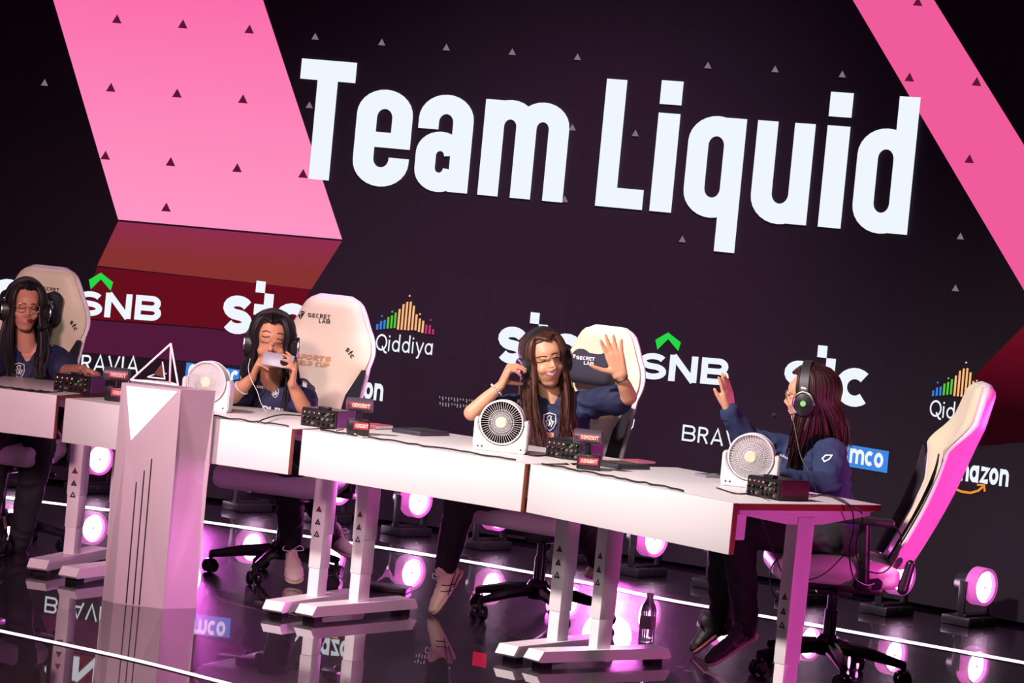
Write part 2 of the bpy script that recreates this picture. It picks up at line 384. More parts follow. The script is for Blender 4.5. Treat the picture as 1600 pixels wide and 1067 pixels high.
def wpoly(name, polys, m, off=.004): return wmesh(name, [t for p in polys for t in poly_quads(p, 60)], m, off)
pinkA = led_grad('led_pink_left', srgb(255, 150, 198), srgb(250, 96, 165), 1.5, 3.0)
tag(wpoly('pink_band', [[(42, -140), (365, -140), (535, 374), (185, 343)]], pinkA), 'broad pink diagonal band')
tag(wpoly('pink_band', [[(1276, -100), (1415, -100), (1460, 0), (1640, 290), (1640, 520), (1333, 0)]], glow('led_pink_right', srgb(240, 92, 155))), 'narrow pink diagonal band')
tag(wpoly('red_reflection', [[(185, 346), (535, 377), (487, 452), (152, 415)]], led_grad('led_red_pink', srgb(136, 50, 50), srgb(146, 44, 82), 1.28, 1.48)), 'dull red underside shape')
tag(wpoly('red_reflection', [[(152, 417), (486, 452), (450, 530), (330, 512), (240, 505), (128, 497)]], glow('led_dark_red', srgb(102, 14, 30)), .0035), 'dark red patch behind the logos')
tag(wpoly('red_reflection', [[(128, 499), (330, 514), (450, 532), (420, 575), (100, 548)]], glow('led_plum', srgb(82, 26, 58)), .003), 'plum patch below the red')
tag(wpoly('red_reflection', [[(1640, 470), (1640, 560), (1600, 690), (1490, 700), (1488, 655), (1530, 580), (1600, 510)]], led_grad('led_red_right', srgb(40, 4, 14), srgb(110, 14, 34), 1.0, 1.4)), 'dark red patch at the right end')
# title lettering
def baseline(px): return 283 + (px-516)*.0925
z_b = sum(tz(p, baseline(p))[1] for p in (500, 950, 1400))/3
capz = tz(515, 97)[1]-tz(500, 283)[1]; XH = capz*.79; SW = capz*.182
def T_(px): return tz(px, baseline(px))[0]
tq = []; LET = []
def done(): LET.append(tq[:]); tq.clear()
def add(st, s=None): tq.extend(ribbon(st, s or SW))
def rect(x0, x1, z0, z1): tq.append([(x0, z0), (x1, z0), (x1, z1), (x0, z1)])
def band(x0, x1, z0, z1, segs, th=None):       # a run round a tall bowl: outer and inner edge
    th = th or SW*.88; w_ = x1-x0; cx = (x0+x1)/2
    def side(dx, dz, R_):
        out = []; ax, bx = x0+dx, x1-dx
        for sgm in segs:
            if sgm == 'T': out += arc(cx, z1-dz-R_, w_/2-dx, R_, 0, 180, 14)
            elif sgm == 't': out += arc(cx, z1-dz-R_, w_/2-dx, R_, 180, 0, 14)
            elif sgm == 'B': out += arc(cx, z0+dz+R_, w_/2-dx, R_, 180, 360, 14)
            elif sgm[0] == 'R': out.append((bx, sgm[1]))
            else: out.append((ax, sgm[1]))
        return out
    A, B = side(0, 0, w_*.42), side(SW, th, (w_/2-SW)*1.1)
    for i in range(len(A)-1): tq.append([A[i], A[i+1], B[i+1], B[i]])
xc = (T_(456)+T_(542))/2; H1 = XH*1.01; Lo = -.01*capz
rect(T_(456), T_(542), capz*.83, capz); rect(xc-SW/2, xc+SW/2, 0, capz*.84)
done(); x0, x1 = T_(549), T_(636)
rect(x0+SW*.9, x1, XH*.40, XH*.56); band(x0, x1, Lo, H1, [('R', XH*.40), 'T', 'B', ('R', XH*.30)])
done(); x0, x1 = T_(645.7), T_(731)
band(x0, x1, Lo, H1, [('L', XH*.64), 't', ('R', 0)]); band(x0, x1-SW*.3, Lo, XH*.62, ['T', 'B']); rect(x1-SW, x1, 0, XH*.6)
done(); x0, x1 = T_(747), T_(880); wd = (x1-x0+SW)/2
for k in (0, 1):
    xa = x0+k*(wd-SW); band(xa, xa+wd, -1, H1, [('L', XH*.5), 't', ('R', 0)])
rect(x0, x0+SW, 0, XH)
done(); x0, x1 = T_(931), T_(1004.5); rect(x0, x0+SW, 0, capz*1.03); rect(x0, x1, 0, SW*.88)
def gi(xa, xb): rect(xa, xb, 0, XH); rect(xa, xb, capz*.86, capz*1.05)
done(); gi(T_(1016), T_(1050)); done(); gi(T_(1279.4), T_(1315))
done(); x0, x1 = T_(1066), T_(1154); band(x0, x1, Lo, H1, ['T', 'B', ('R', XH*.6)]); rect(x1-SW, x1, -capz*.27, XH)
band(x0, x1, Lo, H1, [('R', XH*.2), ('R', XH*.8)])
done(); x0, x1 = T_(1330), T_(1419); band(x0, x1, Lo, H1, ['T', 'B', ('R', XH*.6)]); rect(x1-SW, x1, 0, capz*1.05)
done(); x0, x1 = T_(1171), T_(1261); band(x0, x1, Lo, H1, [('L', XH), 'B', ('R', XH*.5)]); rect(x1-SW, x1, 0, XH)
done()
LEDW = glow('led_white', srgb(240, 246, 254), 1.0)
for L_ in LET: wmesh('title_letter', [[(u, v+z_b) for u, v in f] for f in subdiv_quads(L_, .3)], LEDW, .012, px=False)
# small triangles of the wall pattern
def tri_at(px, py, s=7.5): return [(px-s, py+s*.62), (px+s*1.02, py+s*.78), (px+s*.12, py-s*1.15)]
tk = [(183, 31), (286, 39), (390, 47), (173.6, 138), (277, 147), (380, 156), (165, 244), (267, 254), (371, 263.5), (260, 325), (474, 272.5), (1435, 4), (1422, 122), (1527, 129), (1515.6, 249.5)]
tl = [(493, 58), (597, 67), (698, 75), (801, 82), (903, 90), (1107, 103), (1212, 109), (1317, 117), (484, 165), (993.5, 209), (895, 200), (1067, 374.5), (1501.7, 370), (1494, 451), (70, 130), (883, 312)]
for p in tk: tag(wmesh('pattern_triangle', [tri_at(*p)], glow('led_maroon_triangle', srgb(92, 22, 48)), .008), 'small maroon triangle')
for p in tl: tag(wmesh('pattern_triangle', [tri_at(p[0], p[1], 5.6)], glow('led_grey_triangle', srgb(130, 112, 124)), .008), 'small grey triangle')
# sponsor logos
def logo(quads, m, label, off=.008): return tag(wmesh('sponsor_logo', quads, m, off), label)
def green(cx, cy, s):
    return [[(cx-19*s, cy-3*s), (cx, cy-14*s), (cx, cy-4*s), (cx-16*s, cy+12*s)], [(cx, cy-14*s), (cx+19*s, cy+1*s), (cx+15*s, cy+14*s), (cx, cy-4*s)]]
GRN = glow('led_green', srgb(40, 215, 70))
for (x0, y0, x1, y1, cap, cx, cy, s) in ((119, 492, 249, 502, 38.5, 158.5, 440, 1.0), (998, 591, 1136, 602.5, 41, 1045, 534, 1.05)):
    logo(fit_word('SNB', x0, y0, x1, y1, cap, .225, .09), LEDW, 'white bank initials'); logo(green(cx, cy, s), GRN, 'green chevron mark')
def stc(x0, y0, x1, y1, H):
    q = []; k = (y1-y0)/(x1-x0); W_ = x1-x0
    def mp_(u, v): return (x0+u*W_+v*H*.095, y0+u*W_*k-v*H)
    def sub(ch, u0, u1, t):
        g = G(t)[ch]; xs_ = [p[0] for s__, c_ in g[1] for p in s__]; wd = max(xs_)+t/2
        for pts, cl in g[1]:
            for f in ribbon(pts, t, bool(cl)): q.append([mp_(u0+(a/wd)*(u1-u0), b/.72) for a, b in f])
    sub('s', 0, .35, .2); sub('c', .60, 1, .2)
    for (a, b, c_, d) in ((.36, .47, 1.14, 1.44), (.47, .58, .84, 1.14), (.36, .47, .56, .84), (.47, .58, 0, .84), (.5, .62, 0, .24)): q.append([mp_(a, c_), mp_(b, c_), mp_(b, d), mp_(a, d)])
    return q
for a in ((346, 519, 478, 535, 60), (776, 566, 905, 580, 58), (1223, 623, 1357, 638, 62), (-98, 484, 31, 494, 58)): logo(stc(*a), LEDW, 'white lower case initials with square dots')
BL, GR2, OR, MG = glow('led_blue', srgb(60, 130, 230)), glow('led_lime', srgb(90, 200, 60)), glow('led_orange', srgb(255, 190, 130)), glow('led_magenta', srgb(200, 50, 120))
def bars(x0, y0, x1, sc_):
    hs = [9, 13, 14, 18, 20, 24, 32, 40, 44, 45, 38, 25, 21, 19, 14, 14, 8]; lift = [0, 1, 2, 3, 4, 5, 3, 3, 3, 3, 4, 4, 2, 1, 0, 0, 0]; out = {0: [], 1: [], 2: [], 3: []}
    for i, h in enumerate(hs):
        x = x0+(x1-x0)*i/16; y = y0+(x-x0)*.085-lift[i]; c = 0 if i < 3 else 1 if i < 6 else 2 if i < 14 else 3
        out[c].append([(x-1.6, y), (x+1.6, y), (x+1.6+h*.09, y-h*sc_), (x-1.6+h*.09, y-h*sc_)])
    for i, c, dy in ((1, 0, 22), (4, 1, 30), (9, 2, 57), (12, 2, 30), (15, 3, 22)):
        x = x0+(x1-x0)*i/16+2; y = y0+(x-x0)*.085-dy; out[c].append([(x-1.3, y-1.3), (x+1.3, y-1.3), (x+1.3, y+1.3), (x-1.3, y+1.3)])
    return out
for x0, y0, x1, tx0, ty0, tx1, ty1 in ((590, 515, 677, 587, 547, 678, 555), (1459, 619, 1548, 1453, 650, 1547, 662)):
    o_ = bars(x0, y0, x1, 1)
    for k, m in enumerate((BL, GR2, OR, MG)): logo(o_[k], m, ('blue', 'green', 'orange', 'magenta')[k]+' bars of the mountain mark')
    logo(fit_word('Qiddiya', tx0, ty0, tx1, ty1, 26, .115, .07), LEDW, 'thin white name under the bars')
logo(fit_word('BRAVIA', 103, 578, 216, 583, 25, .13, .16), LEDW, 'white spaced capitals')
logo(fit_word('BRAVIA', 1066, 688, 1184, 704, 25, .13, .16), LEDW, 'white spaced capitals')
LB = glow('led_aramco_blue', srgb(66, 136, 224))
for (x0, y0, x1, y1, h) in ((289, 597, 394, 612, 31), (1279, 721, 1387, 739, 34)):
    logo(poly_quads([(x0, y0), (x1, y1), (x1+3, y1-h), (x0+3, y0-h)], 40), LB, 'blue rectangular panel', .006)
    logo(fit_word('aramco', x0+5, y0-6, x1-5, y1-7, 33, .19, .02), LEDW, 'white name on the blue panel', .011)
AO = glow('led_amber', srgb(240, 150, 60))
for (x0, y0, x1, y1) in ((497, 614, 600, 627), (1474, 747, 1578, 761)):
    logo(fit_word('amazon', x0, y0, x1, y1, 38, .2, .03), LEDW, 'bold white lower case name')
    k = (y1-y0)/(x1-x0)
    def q_(u, v): return (x0+u, y0+u*k+v)
    logo(ribbon([q_(*p) for p in ((6, 5), (16, 13), (30, 17), (44, 17), (56, 12), (63, 5))], 3.6) + ribbon([q_(*p) for p in ((54, 3), (65, 2), (66, 12))], 3), AO, 'amber smile arrow')
GY = glow('led_grey', srgb(150, 140, 150))
random.seed(3)
sm_ = []
for r_ in (0, 1):
    for i in range(13):
        x = 687+i*4.6+random.random(); y = 619+(x-687)*.1+r_*9; h = random.choice((3, 3, 4, 6)); sm_.append([(x, y), (x+1.6, y), (x+1.6, y+h), (x, y+h)])
logo(sm_, GY, 'two tiny rows of grey script')
logo(ribbon([(984, 650), (992, 656), (990, 666), (980, 680), (976, 678)], 1.6) + ribbon([(978, 655), (986, 662), (980, 672), (972, 668)], 1.6, True) + ribbon([(988, 652), (984, 666), (990, 668)], 1.4), LEDW, 'white woven knot emblem')
logo(poly_quads([(776, 640), (798, 642), (796, 664), (774, 662)], 30), glow('led_red', srgb(230, 30, 70)), 'small red square panel', .006)
# light strips let into the floor
LS = glow('strip_light_pink_white', (1, .80, .95), 3.0)
def strip(pts, wd, label):
    P_ = catmull([aZ(x, y, .004) for x, y in pts], 8); rt = empty('floor_light_strip', P_[0]); mb = MB(); hb = MB()
    for i in range(len(P_)-1):
        a, b = P_[i]-P_[0], P_[i+1]-P_[0]; n = V((0, 1, 0)); w_ = wd
        for m_, k, z0, z1 in ((mb, w_, -.003, .0), (hb, w_*1.5, -.0035, -.001)):
            q = [(a.x, a.y-k/2), (b.x, b.y-k/2), (b.x, b.y+k/2), (a.x, a.y+k/2)]; m_.face([(u, v, z1) for u, v in q])
    mb.build('lens', LS, rt, sm=False, fix=False); hb.build('channel', silver, rt, sm=False, fix=False); tag(rt, label, 'light strip')
strip([(-60, 768), (20, 778), (165, 796), (320, 815), (640, 862), (900, 907), (1040, 936), (1220, 967), (1600, 1035), (1700, 1054)], .085, 'long glowing white strip in the floor behind the desks')
strip([(-90, 965), (0, 985), (200, 1028), (355, 1067), (520, 1108)], .045, 'glowing white strip in the floor at the front left corner')
# ================================================================ DESKS
DW, DD, DH, PH = 1.0942, .7445, .77, .1838
DESK = {1: (-2.920, 13.144, .28), 2: (-1.8098, 12.7274, .46098), 3: (-.7844, 12.2673, .61722), 4: (.1351, 11.6413, .85696)}
def rz(a): return M.Rotation(a, 3, 'Z')
def dloc(k, u, v, z=0):
    x, y, a = DESK[k]; return V((x + u*math.cos(a) + v*math.sin(a), y - u*math.sin(a) + v*math.cos(a), z))
st_red = mat('maroon_sticker', srgb(110, 30, 50), .5, noise=(50, .1)); st_blk = mat('dark_sticker', (.03, .02, .03), .5, noise=(50, .1))
def make_desk():
    d = empty('gaming_desk')
    MB().box((DW/2, DD/2, DH-.013), (DW, DD, .026), bev=.0012).build('tabletop', white_lam, d)
    t = d.children[0]
    MB().box((DW+.0012, DD/2, DH-.0135), (.0025, DD-.002, .023)).box((-.0012, DD/2, DH-.0135), (.0025, DD-.002, .023)).box((DW/2, DD+.0012, DH-.0135), (DW-.002, .0025, .023)).build('edge_band', wood_edge, t, sm=False)
    p = MB().box((DW/2, -.0135, DH-PH/2), (DW, .026, PH), bev=.0012).build('front_panel', white_lam, d)
    for x in (DW+.0012, -.0012): MB().box((x, -.0135, DH-PH/2), (.0025, .024, PH-.002)).build('edge_band', wood_edge, p, sm=False)
    for u in (.052, DW-.045):
        mb = MB()
        mb.prism([(-.09, .0), (-.34, .035), (-.34, .05), (.34, .05), (.34, .035), (.09, .0)], .05, M.Translation((u+.025, DD/2, DH-.078)) @ M.Rotation(PI/2, 4, 'Z'))
        mb.box((u, DD/2, .52), (.062, .086, .40), bev=.004); mb.box((u, DD/2, .265), (.056, .080, .17), bev=.003); mb.box((u, DD/2, .13), (.050, .074, .19), bev=.003)
        l = mb.build('leg', white_metal, d)
        f = MB().prism([(-.35, .03), (-.325, .065), (.325, .065), (.35, .03), (.34, .022), (-.34, .022)], .09, M.Translation((u+.045, DD/2, 0)) @ M.Rotation(PI/2, 4, 'Z')).build('foot', white_metal, l)
        for v in (-.29, .29): MB().box((u, DD/2+v, .011), (.06, .05, .022)).build('foot_pad', black_pl, l)
        for i, z in enumerate((.425, .372, .322)):
            mb = MB(); y = DD/2-.0435-(0 if z > .32 else 0); s_ = .0145
            P_ = [(u-s_, z-.011), (u+s_, z-.011), (u, z+.015)]
            if i == 0: mb.face([(a, y, b_) for a, b_ in P_])
            else:
                c_ = (u, z-.002)
                for k in range(3):
                    a, b_ = P_[k], P_[(k+1) % 3]; q = .80 if i == 1 else .5
                    mb.face([(a[0], y, a[1]), (b_[0], y, b_[1]), (c_[0]+(b_[0]-c_[0])*(1-q)*.9, y, c_[1]+(b_[1]-c_[1])*(1-q)*.9), (c_[0]+(a[0]-c_[0])*(1-q)*.9, y, c_[1]+(a[1]-c_[1])*(1-q)*.9)])
            mb.build('sticker', st_red if i == 0 else st_blk, l, sm=False, fix=False)
    MB().box((.16, .09, DH-.10), (.16, .09, .12)).build('cable_tray', white_metal, d); MB().box((DW-.13, .07, DH-.085), (.12, .1, .115), bev=.004).build('cable_tray', white_metal, d)
    return d
def copy_tree(o, parent=None):
    c = o.copy(); C.objects.link(c); c.parent = parent
    for ch in list(o.children): copy_tree(ch, c)
    return c
desk0 = make_desk()
DL = {1: 'white gaming desk at the far left, cut off by the frame edge', 2: 'white gaming desk behind the white pedestal, phone player sits at it', 3: 'white gaming desk of the waving woman in the middle', 4: 'white gaming desk at the right end with orange plywood edge and magenta lit leg'}
for k in (1, 2, 3, 4):
    o = desk0 if k == 1 else copy_tree(desk0); x, y, a = DESK[k]; o.location = (x, y, 0); o.rotation_euler = (0, 0, -a); tag(o, DL[k], 'desk', 'white gaming desks in a row')
# ================================================================ STAGE LIGHTS
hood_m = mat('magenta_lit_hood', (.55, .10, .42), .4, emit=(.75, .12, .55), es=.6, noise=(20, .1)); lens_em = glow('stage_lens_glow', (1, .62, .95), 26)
lens_dot = glow('stage_lens_centre', (1, .35, .8), 1.1)
def make_light():
    r = empty('stage_light'); H_ = .187
    b = MB(); b.lathe([(.0, -.12), (.055, -.115), (.075, -.05), (.085, 0), (.086, .004), (.0, .002)], 28, M.Translation((0, 0, H_)) @ M.Rotation(PI/2, 4, 'X')).build('housing', black_pl, r)
    MB().lathe([(.060, .002), (.074, .028), (.088, .032), (.0895, -.03), (.087, -.03), (.086, .0)], 32, M.Translation((0, 0, H_)) @ M.Rotation(PI/2, 4, 'X')).build('hood', hood_m, r)
    l = MB().lathe([(.058, .004), (.064, .012), (.0005, .022)], 32, M.Translation((0, 0, H_)) @ M.Rotation(PI/2, 4, 'X')).build('lens', lens_em, r)
    MB().ell((.0, -.0225, H_-.002), (.008, .003, .008), n=10).build('lens_centre', lens_dot, l)
    y = MB()
    for s_ in (-1, 1): y.box((s_*.098, .03, .13), (.012, .04, .16), bev=.003)
    y.box((0, .03, .05), (.2, .06, .014), bev=.003); y.build('yoke', black_pl, r)
    MB().box((0, .05, .022), (.22, .16, .044), bev=.008).build('base', black_pl, r); MB().box((0, -.031, .03), (.012, .002, .006)).build('indicator', silver, r)
    return r
L0 = make_light()
pos = [(25, 694), (152, 712), (275, 729), (400, 746), (525, 764), (650, 782), (775, 800), (897, 821), (1018, 843), (1140, 862), (1272, 878), (1405, 895), (1533, 915)]
ref = [(-2.1488, 16.3369), (-.4132, 15.7193), (.7711, 14.9272), (2.2788, 14.2)]
def lagr(x):
    r = 0
    for i, (xi, yi) in enumerate(ref):
        t = yi
        for j, (xj, _) in enumerate(ref):
            if i != j: t *= (x-xj)/(xi-xj)
        r += t
    return r
for i, (px, py) in enumerate(pos):
    Y = 15.
    for _ in range(6): p = aY(px, py, Y); Y = .5*Y + .5*(15.52 - .16*(p.x+.4) - .055*(p.x+.4)**2*0 - .0*p.x) if 0 else lagr(p.x)
    p = aY(px, py, Y); o = L0 if i == 0 else copy_tree(L0)
    o.location = (p.x, p.y, 0); o.rotation_euler = (0, 0, .80)
    tag(o, ('round pink white stage light on the floor, ' + ['at the far left edge', 'just left of the pedestal', 'behind the pedestal', 'behind the legs of the phone player', 'behind the phone player sneaker', 'beside the dangling foot', 'behind the seat of the waving woman', 'behind the middle desk legs', 'under the right desk', 'behind the dark trousers', 'behind the right desk leg', 'behind the right chair back', 'alone at the far right'][i]), 'stage light', 'stage lights along the foot of the screen')
# ================================================================ PODIUM
pod_m = mat('white_pedestal_pink_light', (.50, .38, .44), .38, noise=(4, .04))  # white in itself; the pink of the stage light is put into this colour
TLp, TMp, TRp = aY(190, 600, 12.30), aY(283, 608, 12.22), aY(337, 609, 12.33)
zt = .885
for p in (TLp, TMp, TRp): p.z = zt
TBp = TLp + V((.12, .20, 0)); KL = aY(197, 694, 12.285)
B0, B1, B2, B3 = [aY(*p) for p in ((160, 938, 12.33), (177, 942, 12.27), (255, 951, 12.235), (307, 943, 12.345))]; B4 = B0 + V((.12, .17, 0))
for p in (B0, B1, B2, B3, B4): p.z = 0
K1, K2, K3 = aY(275, 715, 12.26), aY(328, 723, 12.36), aY(322, 772, 12.36)
pod = empty('pedestal', (B1+B2+B3+B4)/4 * 1.0); pod.location.z = 0; tag(pod, 'white faceted pedestal with a glowing triangle standing before the desks', 'pedestal')
o_ = pod.location; mb = MB(); vs = {n: mb.b.verts.new(p-o_) for n, p in dict(TL=TLp, TM=TMp, TR=TRp, TB=TBp, KL=KL, B0=B0, B1=B1, B2=B2, B3=B3, B4=B4, K1=K1, K2=K2, K3=K3).items()}
for f in (('TL', 'TM', 'TR', 'TB'), ('TL', 'KL', 'TM'), ('KL', 'B1', 'B2'), ('KL', 'B2', 'TM'), ('TL', 'B0', 'KL'), ('KL', 'B0', 'B1'), ('TM', 'K1', 'K2', 'TR'), ('TM', 'B2', 'K1'), ('K1', 'B2', 'K3', 'K2'), ('K3', 'B2', 'B3'), ('TR', 'K2', 'K3', 'B3'), ('TR', 'B3', 'B4', 'TB'), ('TL', 'TB', 'B4', 'B0'), ('B0', 'B4', 'B3', 'B2', 'B1')):
    mb.b.faces.new([vs[n] for n in f])
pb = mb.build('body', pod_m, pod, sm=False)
tp = tree_of([pb])
decal('glow_triangle', poly_quads([(197.5, 603), (277, 612), (204.5, 688)], 12), glow('lit_white_panel', (1, .98, 1), 1.6), pod, tp, .004)
gr_m = mat('groove_black', (.01, .006, .01), .6, noise=(60, .1))
for (a, b_) in (((237, 717), (217.5, 945)), ((225.5, 735), (208, 944)), ((213, 753), (197, 943))):
    decal('groove', subdiv_quads([[(a[0]-.9, a[1]), (a[0]+.9, a[1]), (b_[0]+1.1, b_[1]), (b_[0]-1.1, b_[1])]], 8), gr_m, pod, tp, .0015)
# trophy on the pedestal
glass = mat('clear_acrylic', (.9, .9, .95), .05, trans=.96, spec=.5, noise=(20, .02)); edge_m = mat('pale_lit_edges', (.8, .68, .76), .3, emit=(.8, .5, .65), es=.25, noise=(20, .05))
ap, bl_, br2 = aY(267, 537, 12.34), aY(204, 599, 12.32), aY(278, 606, 12.27)
bl_.z = br2.z = zt+.012; bb = (bl_+br2)/2 + V((.05, .10, 0)); tro = empty('trophy', (bl_+br2+bb)/3); tro.location.z = zt; o_ = tro.location
tag(tro, 'open triangular trophy frame with a small triangle inside on the white pedestal', 'trophy')
for a, b_ in ((ap, bl_), (ap, br2), (ap, bb), (bl_, br2), (bl_, bb), (br2, bb)): MB().caps(a-o_, .0042, b_-o_, .0042, 8).build('frame_bar', edge_m, tro)
i1, i2, i3, i4 = aY(231, 589, 12.33), aY(257.5, 592, 12.32), aY(254, 566, 12.34), aY(248, 582, 12.38)
for a, b_ in ((i1, i2), (i2, i3), (i1, i4), (i4, i2+V((0, .03, .02)))): MB().caps(a-o_, .003, b_-o_, .003, 8).build('inner_triangle_bar', edge_m, tro)
mb = MB(); vv = [mb.b.verts.new(p-o_) for p in (i4, i2+V((0, .005, .004)), i3, i1+V((.02, .02, .012)))]
mb.b.faces.new((vv[0], vv[1], vv[2])); mb.b.faces.new((vv[0], vv[1], vv[3])); mb.b.faces.new((vv[0], vv[2], vv[3])); mb.b.faces.new((vv[1], vv[2], vv[3]))
mb.build('inner_triangle', mat('bronze_triangle', srgb(120, 80, 70), .35, .5, noise=(30, .1)), tro, sm=False)
cz = V((0, 0, zt+.007)); MB().prism([(0, 0)], 0) if 0 else None
mb = MB(); q = [bl_, br2, bb]; lo = [mb.b.verts.new(V((p.x, p.y, zt+.001))-o_) for p in q]; hi = [mb.b.verts.new(V((p.x, p.y, zt+.010))-o_) for p in q]
mb.b.faces.new(lo[::-1]); mb.b.faces.new(hi)
for i in range(3): mb.b.faces.new((lo[i], lo[(i+1) % 3], hi[(i+1) % 3], hi[i]))
mb.build('base_plate', silver, tro, sm=False)
# ================================================================ CHAIRS
lift_m = black_gl
HW = [(0, .185), (.12, .195), (.26, .205), (.38, .220), (.48, .238), (.545, .246), (.60, .230), (.68, .188), (.745, .158), (.785, .130), (.81, .08)]
def hwid(s_):
    K = [HW[0]]+HW+[HW[-1]]
    for i in range(1, len(K)-2):
        a, b_ = K[i], K[i+1]
        if s_ <= b_[0]:
            t = (s_-a[0])/(b_[0]-a[0]); d = b_[0]-a[0]
            m0 = (b_[1]-K[i-1][1])/max(1e-6, b_[0]-K[i-1][0])*d; m1 = (K[i+2][1]-a[1])/max(1e-6, K[i+2][0]-a[0])*d
            return (2*t**3-3*t*t+1)*a[1]+(t**3-2*t*t+t)*m0+(3*t*t-2*t**3)*b_[1]+(t**3-t*t)*m1
    return HW[-1][1]
def crv(s_): return 1.5 if s_ < .5 else max(.35, 1.5-(s_-.5)*8)
def shell(sc0, y0, th, s0, s1, wf, n=44, m=16, curve=.55):
    mb = MB(); fr, bk = [], []
    for i in range(n+1):
        s_ = s0+(s1-s0)*i/n; w_ = wf(s_); rowf, rowb = [], []
        for j in range(m+1):
            u = -1+2*j/m; x = w_*u; y = y0 - crv(s_)*x*x + .03*math.sin(s_*4)
            e = (1-abs(u)**6)*min(1, (s1-s_)/.03+.25)*min(1, (s_-s0)/.03+.25)
            rowf.append(mb.b.verts.new((x, y-th*.5*e-.004, s_))); rowb.append(mb.b.verts.new((x, y+th*.5*e+.004, s_)))
        fr.append(rowf); bk.append(rowb)
    for G_, fl_ in ((fr, 0), (bk, 1)):
        for i in range(n):
            for j in range(m): q = [G_[i][j], G_[i][j+1], G_[i+1][j+1], G_[i+1][j]]; mb.b.faces.new(q[::-1] if fl_ else q)
    for j in range(m): mb.b.faces.new((fr[0][j], bk[0][j], bk[0][j+1], fr[0][j+1])); mb.b.faces.new((fr[n][j], fr[n][j+1], bk[n][j+1], bk[n][j]))
    for i in range(n): mb.b.faces.new((fr[i][0], fr[i+1][0], bk[i+1][0], bk[i][0])); mb.b.faces.new((fr[i][m], bk[i][m], bk[i+1][m], fr[i+1][m]))
    return mb
BACKZ = .46
def make_chair(recline, star=.3, pillow=True, lum=cream):
    r = empty('gaming_chair')
    mb = MB()
    for k in range(5):
        a = star+k*2*PI/5; c_, s_ = math.cos(a), math.sin(a)
        mb.tube([(c_*.03, s_*.03, .125), (c_*.16, s_*.16, .112), (c_*.31, s_*.31, .082)], [.034, .028, .018], 8, flat=.8)
    mb.lathe([(.045, .09), (.05, .10), (.05, .15), (.036, .17)], 20); mb.build('star_base', black_gl, r)
    for k in range(5):
        a = star+k*2*PI/5; x, y = math.cos(a)*.305, math.sin(a)*.305; mb = MB()
        for d in (-1, 1): mb.lathe([(.0, -.011), (.027, -.011), (.031, -.005), (.031, .005), (.027, .011), (.0, .011)], 16, M.Translation((x-d*.019*s_ if 0 else x, y, .031)) @ M.Rotation(a+.6, 4, 'Z') @ M.Translation((0, d*.018, 0)) @ M.Rotation(PI/2, 4, 'X'))
        mb.cone((x, y, .03), .011, (x, y, .088), .011, 10); mb.box((x, y, .052), (.05, .024, .02), rz(a+.6), bev=.006); mb.build('caster', black_gl, r)
    MB().lathe([(.026, .14), (.026, .27), (.020, .27), (.020, .38)], 18).build('gas_lift', black_gl, r)
    mb = MB(); mb.box((0, .03, .375), (.24, .30, .045), bev=.012); mb.box((0, .0, .35), (.10, .14, .04), bev=.01); mb.caps((.12, .0, .365), .009, (.25, -.02, .35), .013, 8); mb.build('tilt_mechanism', black_pl, r)
    mb = MB()
    mb.box((0, -.02, .435), (.50, .50, .09), bev=.035)
    for d in (-1, 1): mb.ell((d*.225, -.02, .462), (.055, .25, .048))
    blob('seat', mb, rim_white, r, .011, 3)
    MB().box((0, .10, .430), (.515, .13, .088), bev=.03).build('seat_band', black_fab, r)
    for d in (-1, 1):
        a = MB(); a.box((d*.30, .04, .66), (.085, .26, .03), bev=.012); p_ = a.build('armrest', black_pl, r)
        MB().caps((d*.30, .06, .64), .022, (d*.275, .08, .42), .022, 12).box((d*.25, .08, .40), (.09, .06, .03), bev=.006).build('armrest_post', black_pl, p_)
        MB().caps((d*.225, .24, .40), .022, (d*.228, .26, .50), .018, 12).build('recline_bracket', black_pl, r)
    bk = empty('backrest', (0, .24, BACKZ), parent=r); bk.rotation_euler = (-recline, 0, 0)
    sh = shell(0, 0, .075, 0, .81, hwid).build('back_shell', rim_white, bk)
    cr = shell(0, -.024, .05, .03, .79, lambda s_: hwid(s_)-(.014 if s_ > .5 else .014+min(.07, (.5-s_)*.5))).build('back_cushion', lum, bk)
    for d in (-1, 1):
        mb = MB(); A = []
        for i in range(13):
            s_ = .02+.46*i/12; wo = hwid(s_)-.004; wi = hwid(s_)-(.016+min(.07, (.5-s_)*.5))-.004; row = []
            for x in (wi, (wi+wo)/2, wo): row.append(mb.b.verts.new((d*x, -.045-crv(s_)*x*x+.03*math.sin(s_*4)+(.012 if x == wo else 0), s_)))
            A.append(row)
        for i in range(12):
            for j in (0, 1): mb.b.faces.new((A[i][j], A[i][j+1], A[i+1][j+1], A[i+1][j]))
        mb.build('side_panel', black_fab, bk)
    if pillow:
        mb = MB()
        mb.box((0, -.085, .605), (.225, .080, .140), bev=.03)
        for d in (-1, 1): mb.ell((d*.072, -.085, .650), (.046, .038, .042)); mb.ell((d*.078, -.085, .566), (.040, .038, .026))
        blob('head_pillow', mb, mat('dark_velour_pillow', srgb(46, 44, 60), .8, noise=(50, .15)), bk, .007, 14, .7)
    return r
def chair_at(x, y, rot, recline, star, pillow, label, lum=cream):
    c_ = make_chair(recline, star, pillow, lum); c_.location = (x, y, 0); c_.rotation_euler = (0, 0, rot); tag(c_, label, 'chair', 'gaming chairs behind the desks'); return c_
ch1 = chair_at(-2.22, 13.72, -.25, .13, .2, True, 'cream gaming chair with black head pillow at the far left')
ch2 = chair_at(-.93, 13.52, -.36, .14, -2.75, False, 'cream gaming chair with bare printed backrest behind the phone player')
ch3 = chair_at(.21, 12.98, -.62, .16, -1.85, True, 'cream gaming chair with dark grey head pillow behind the waving woman')
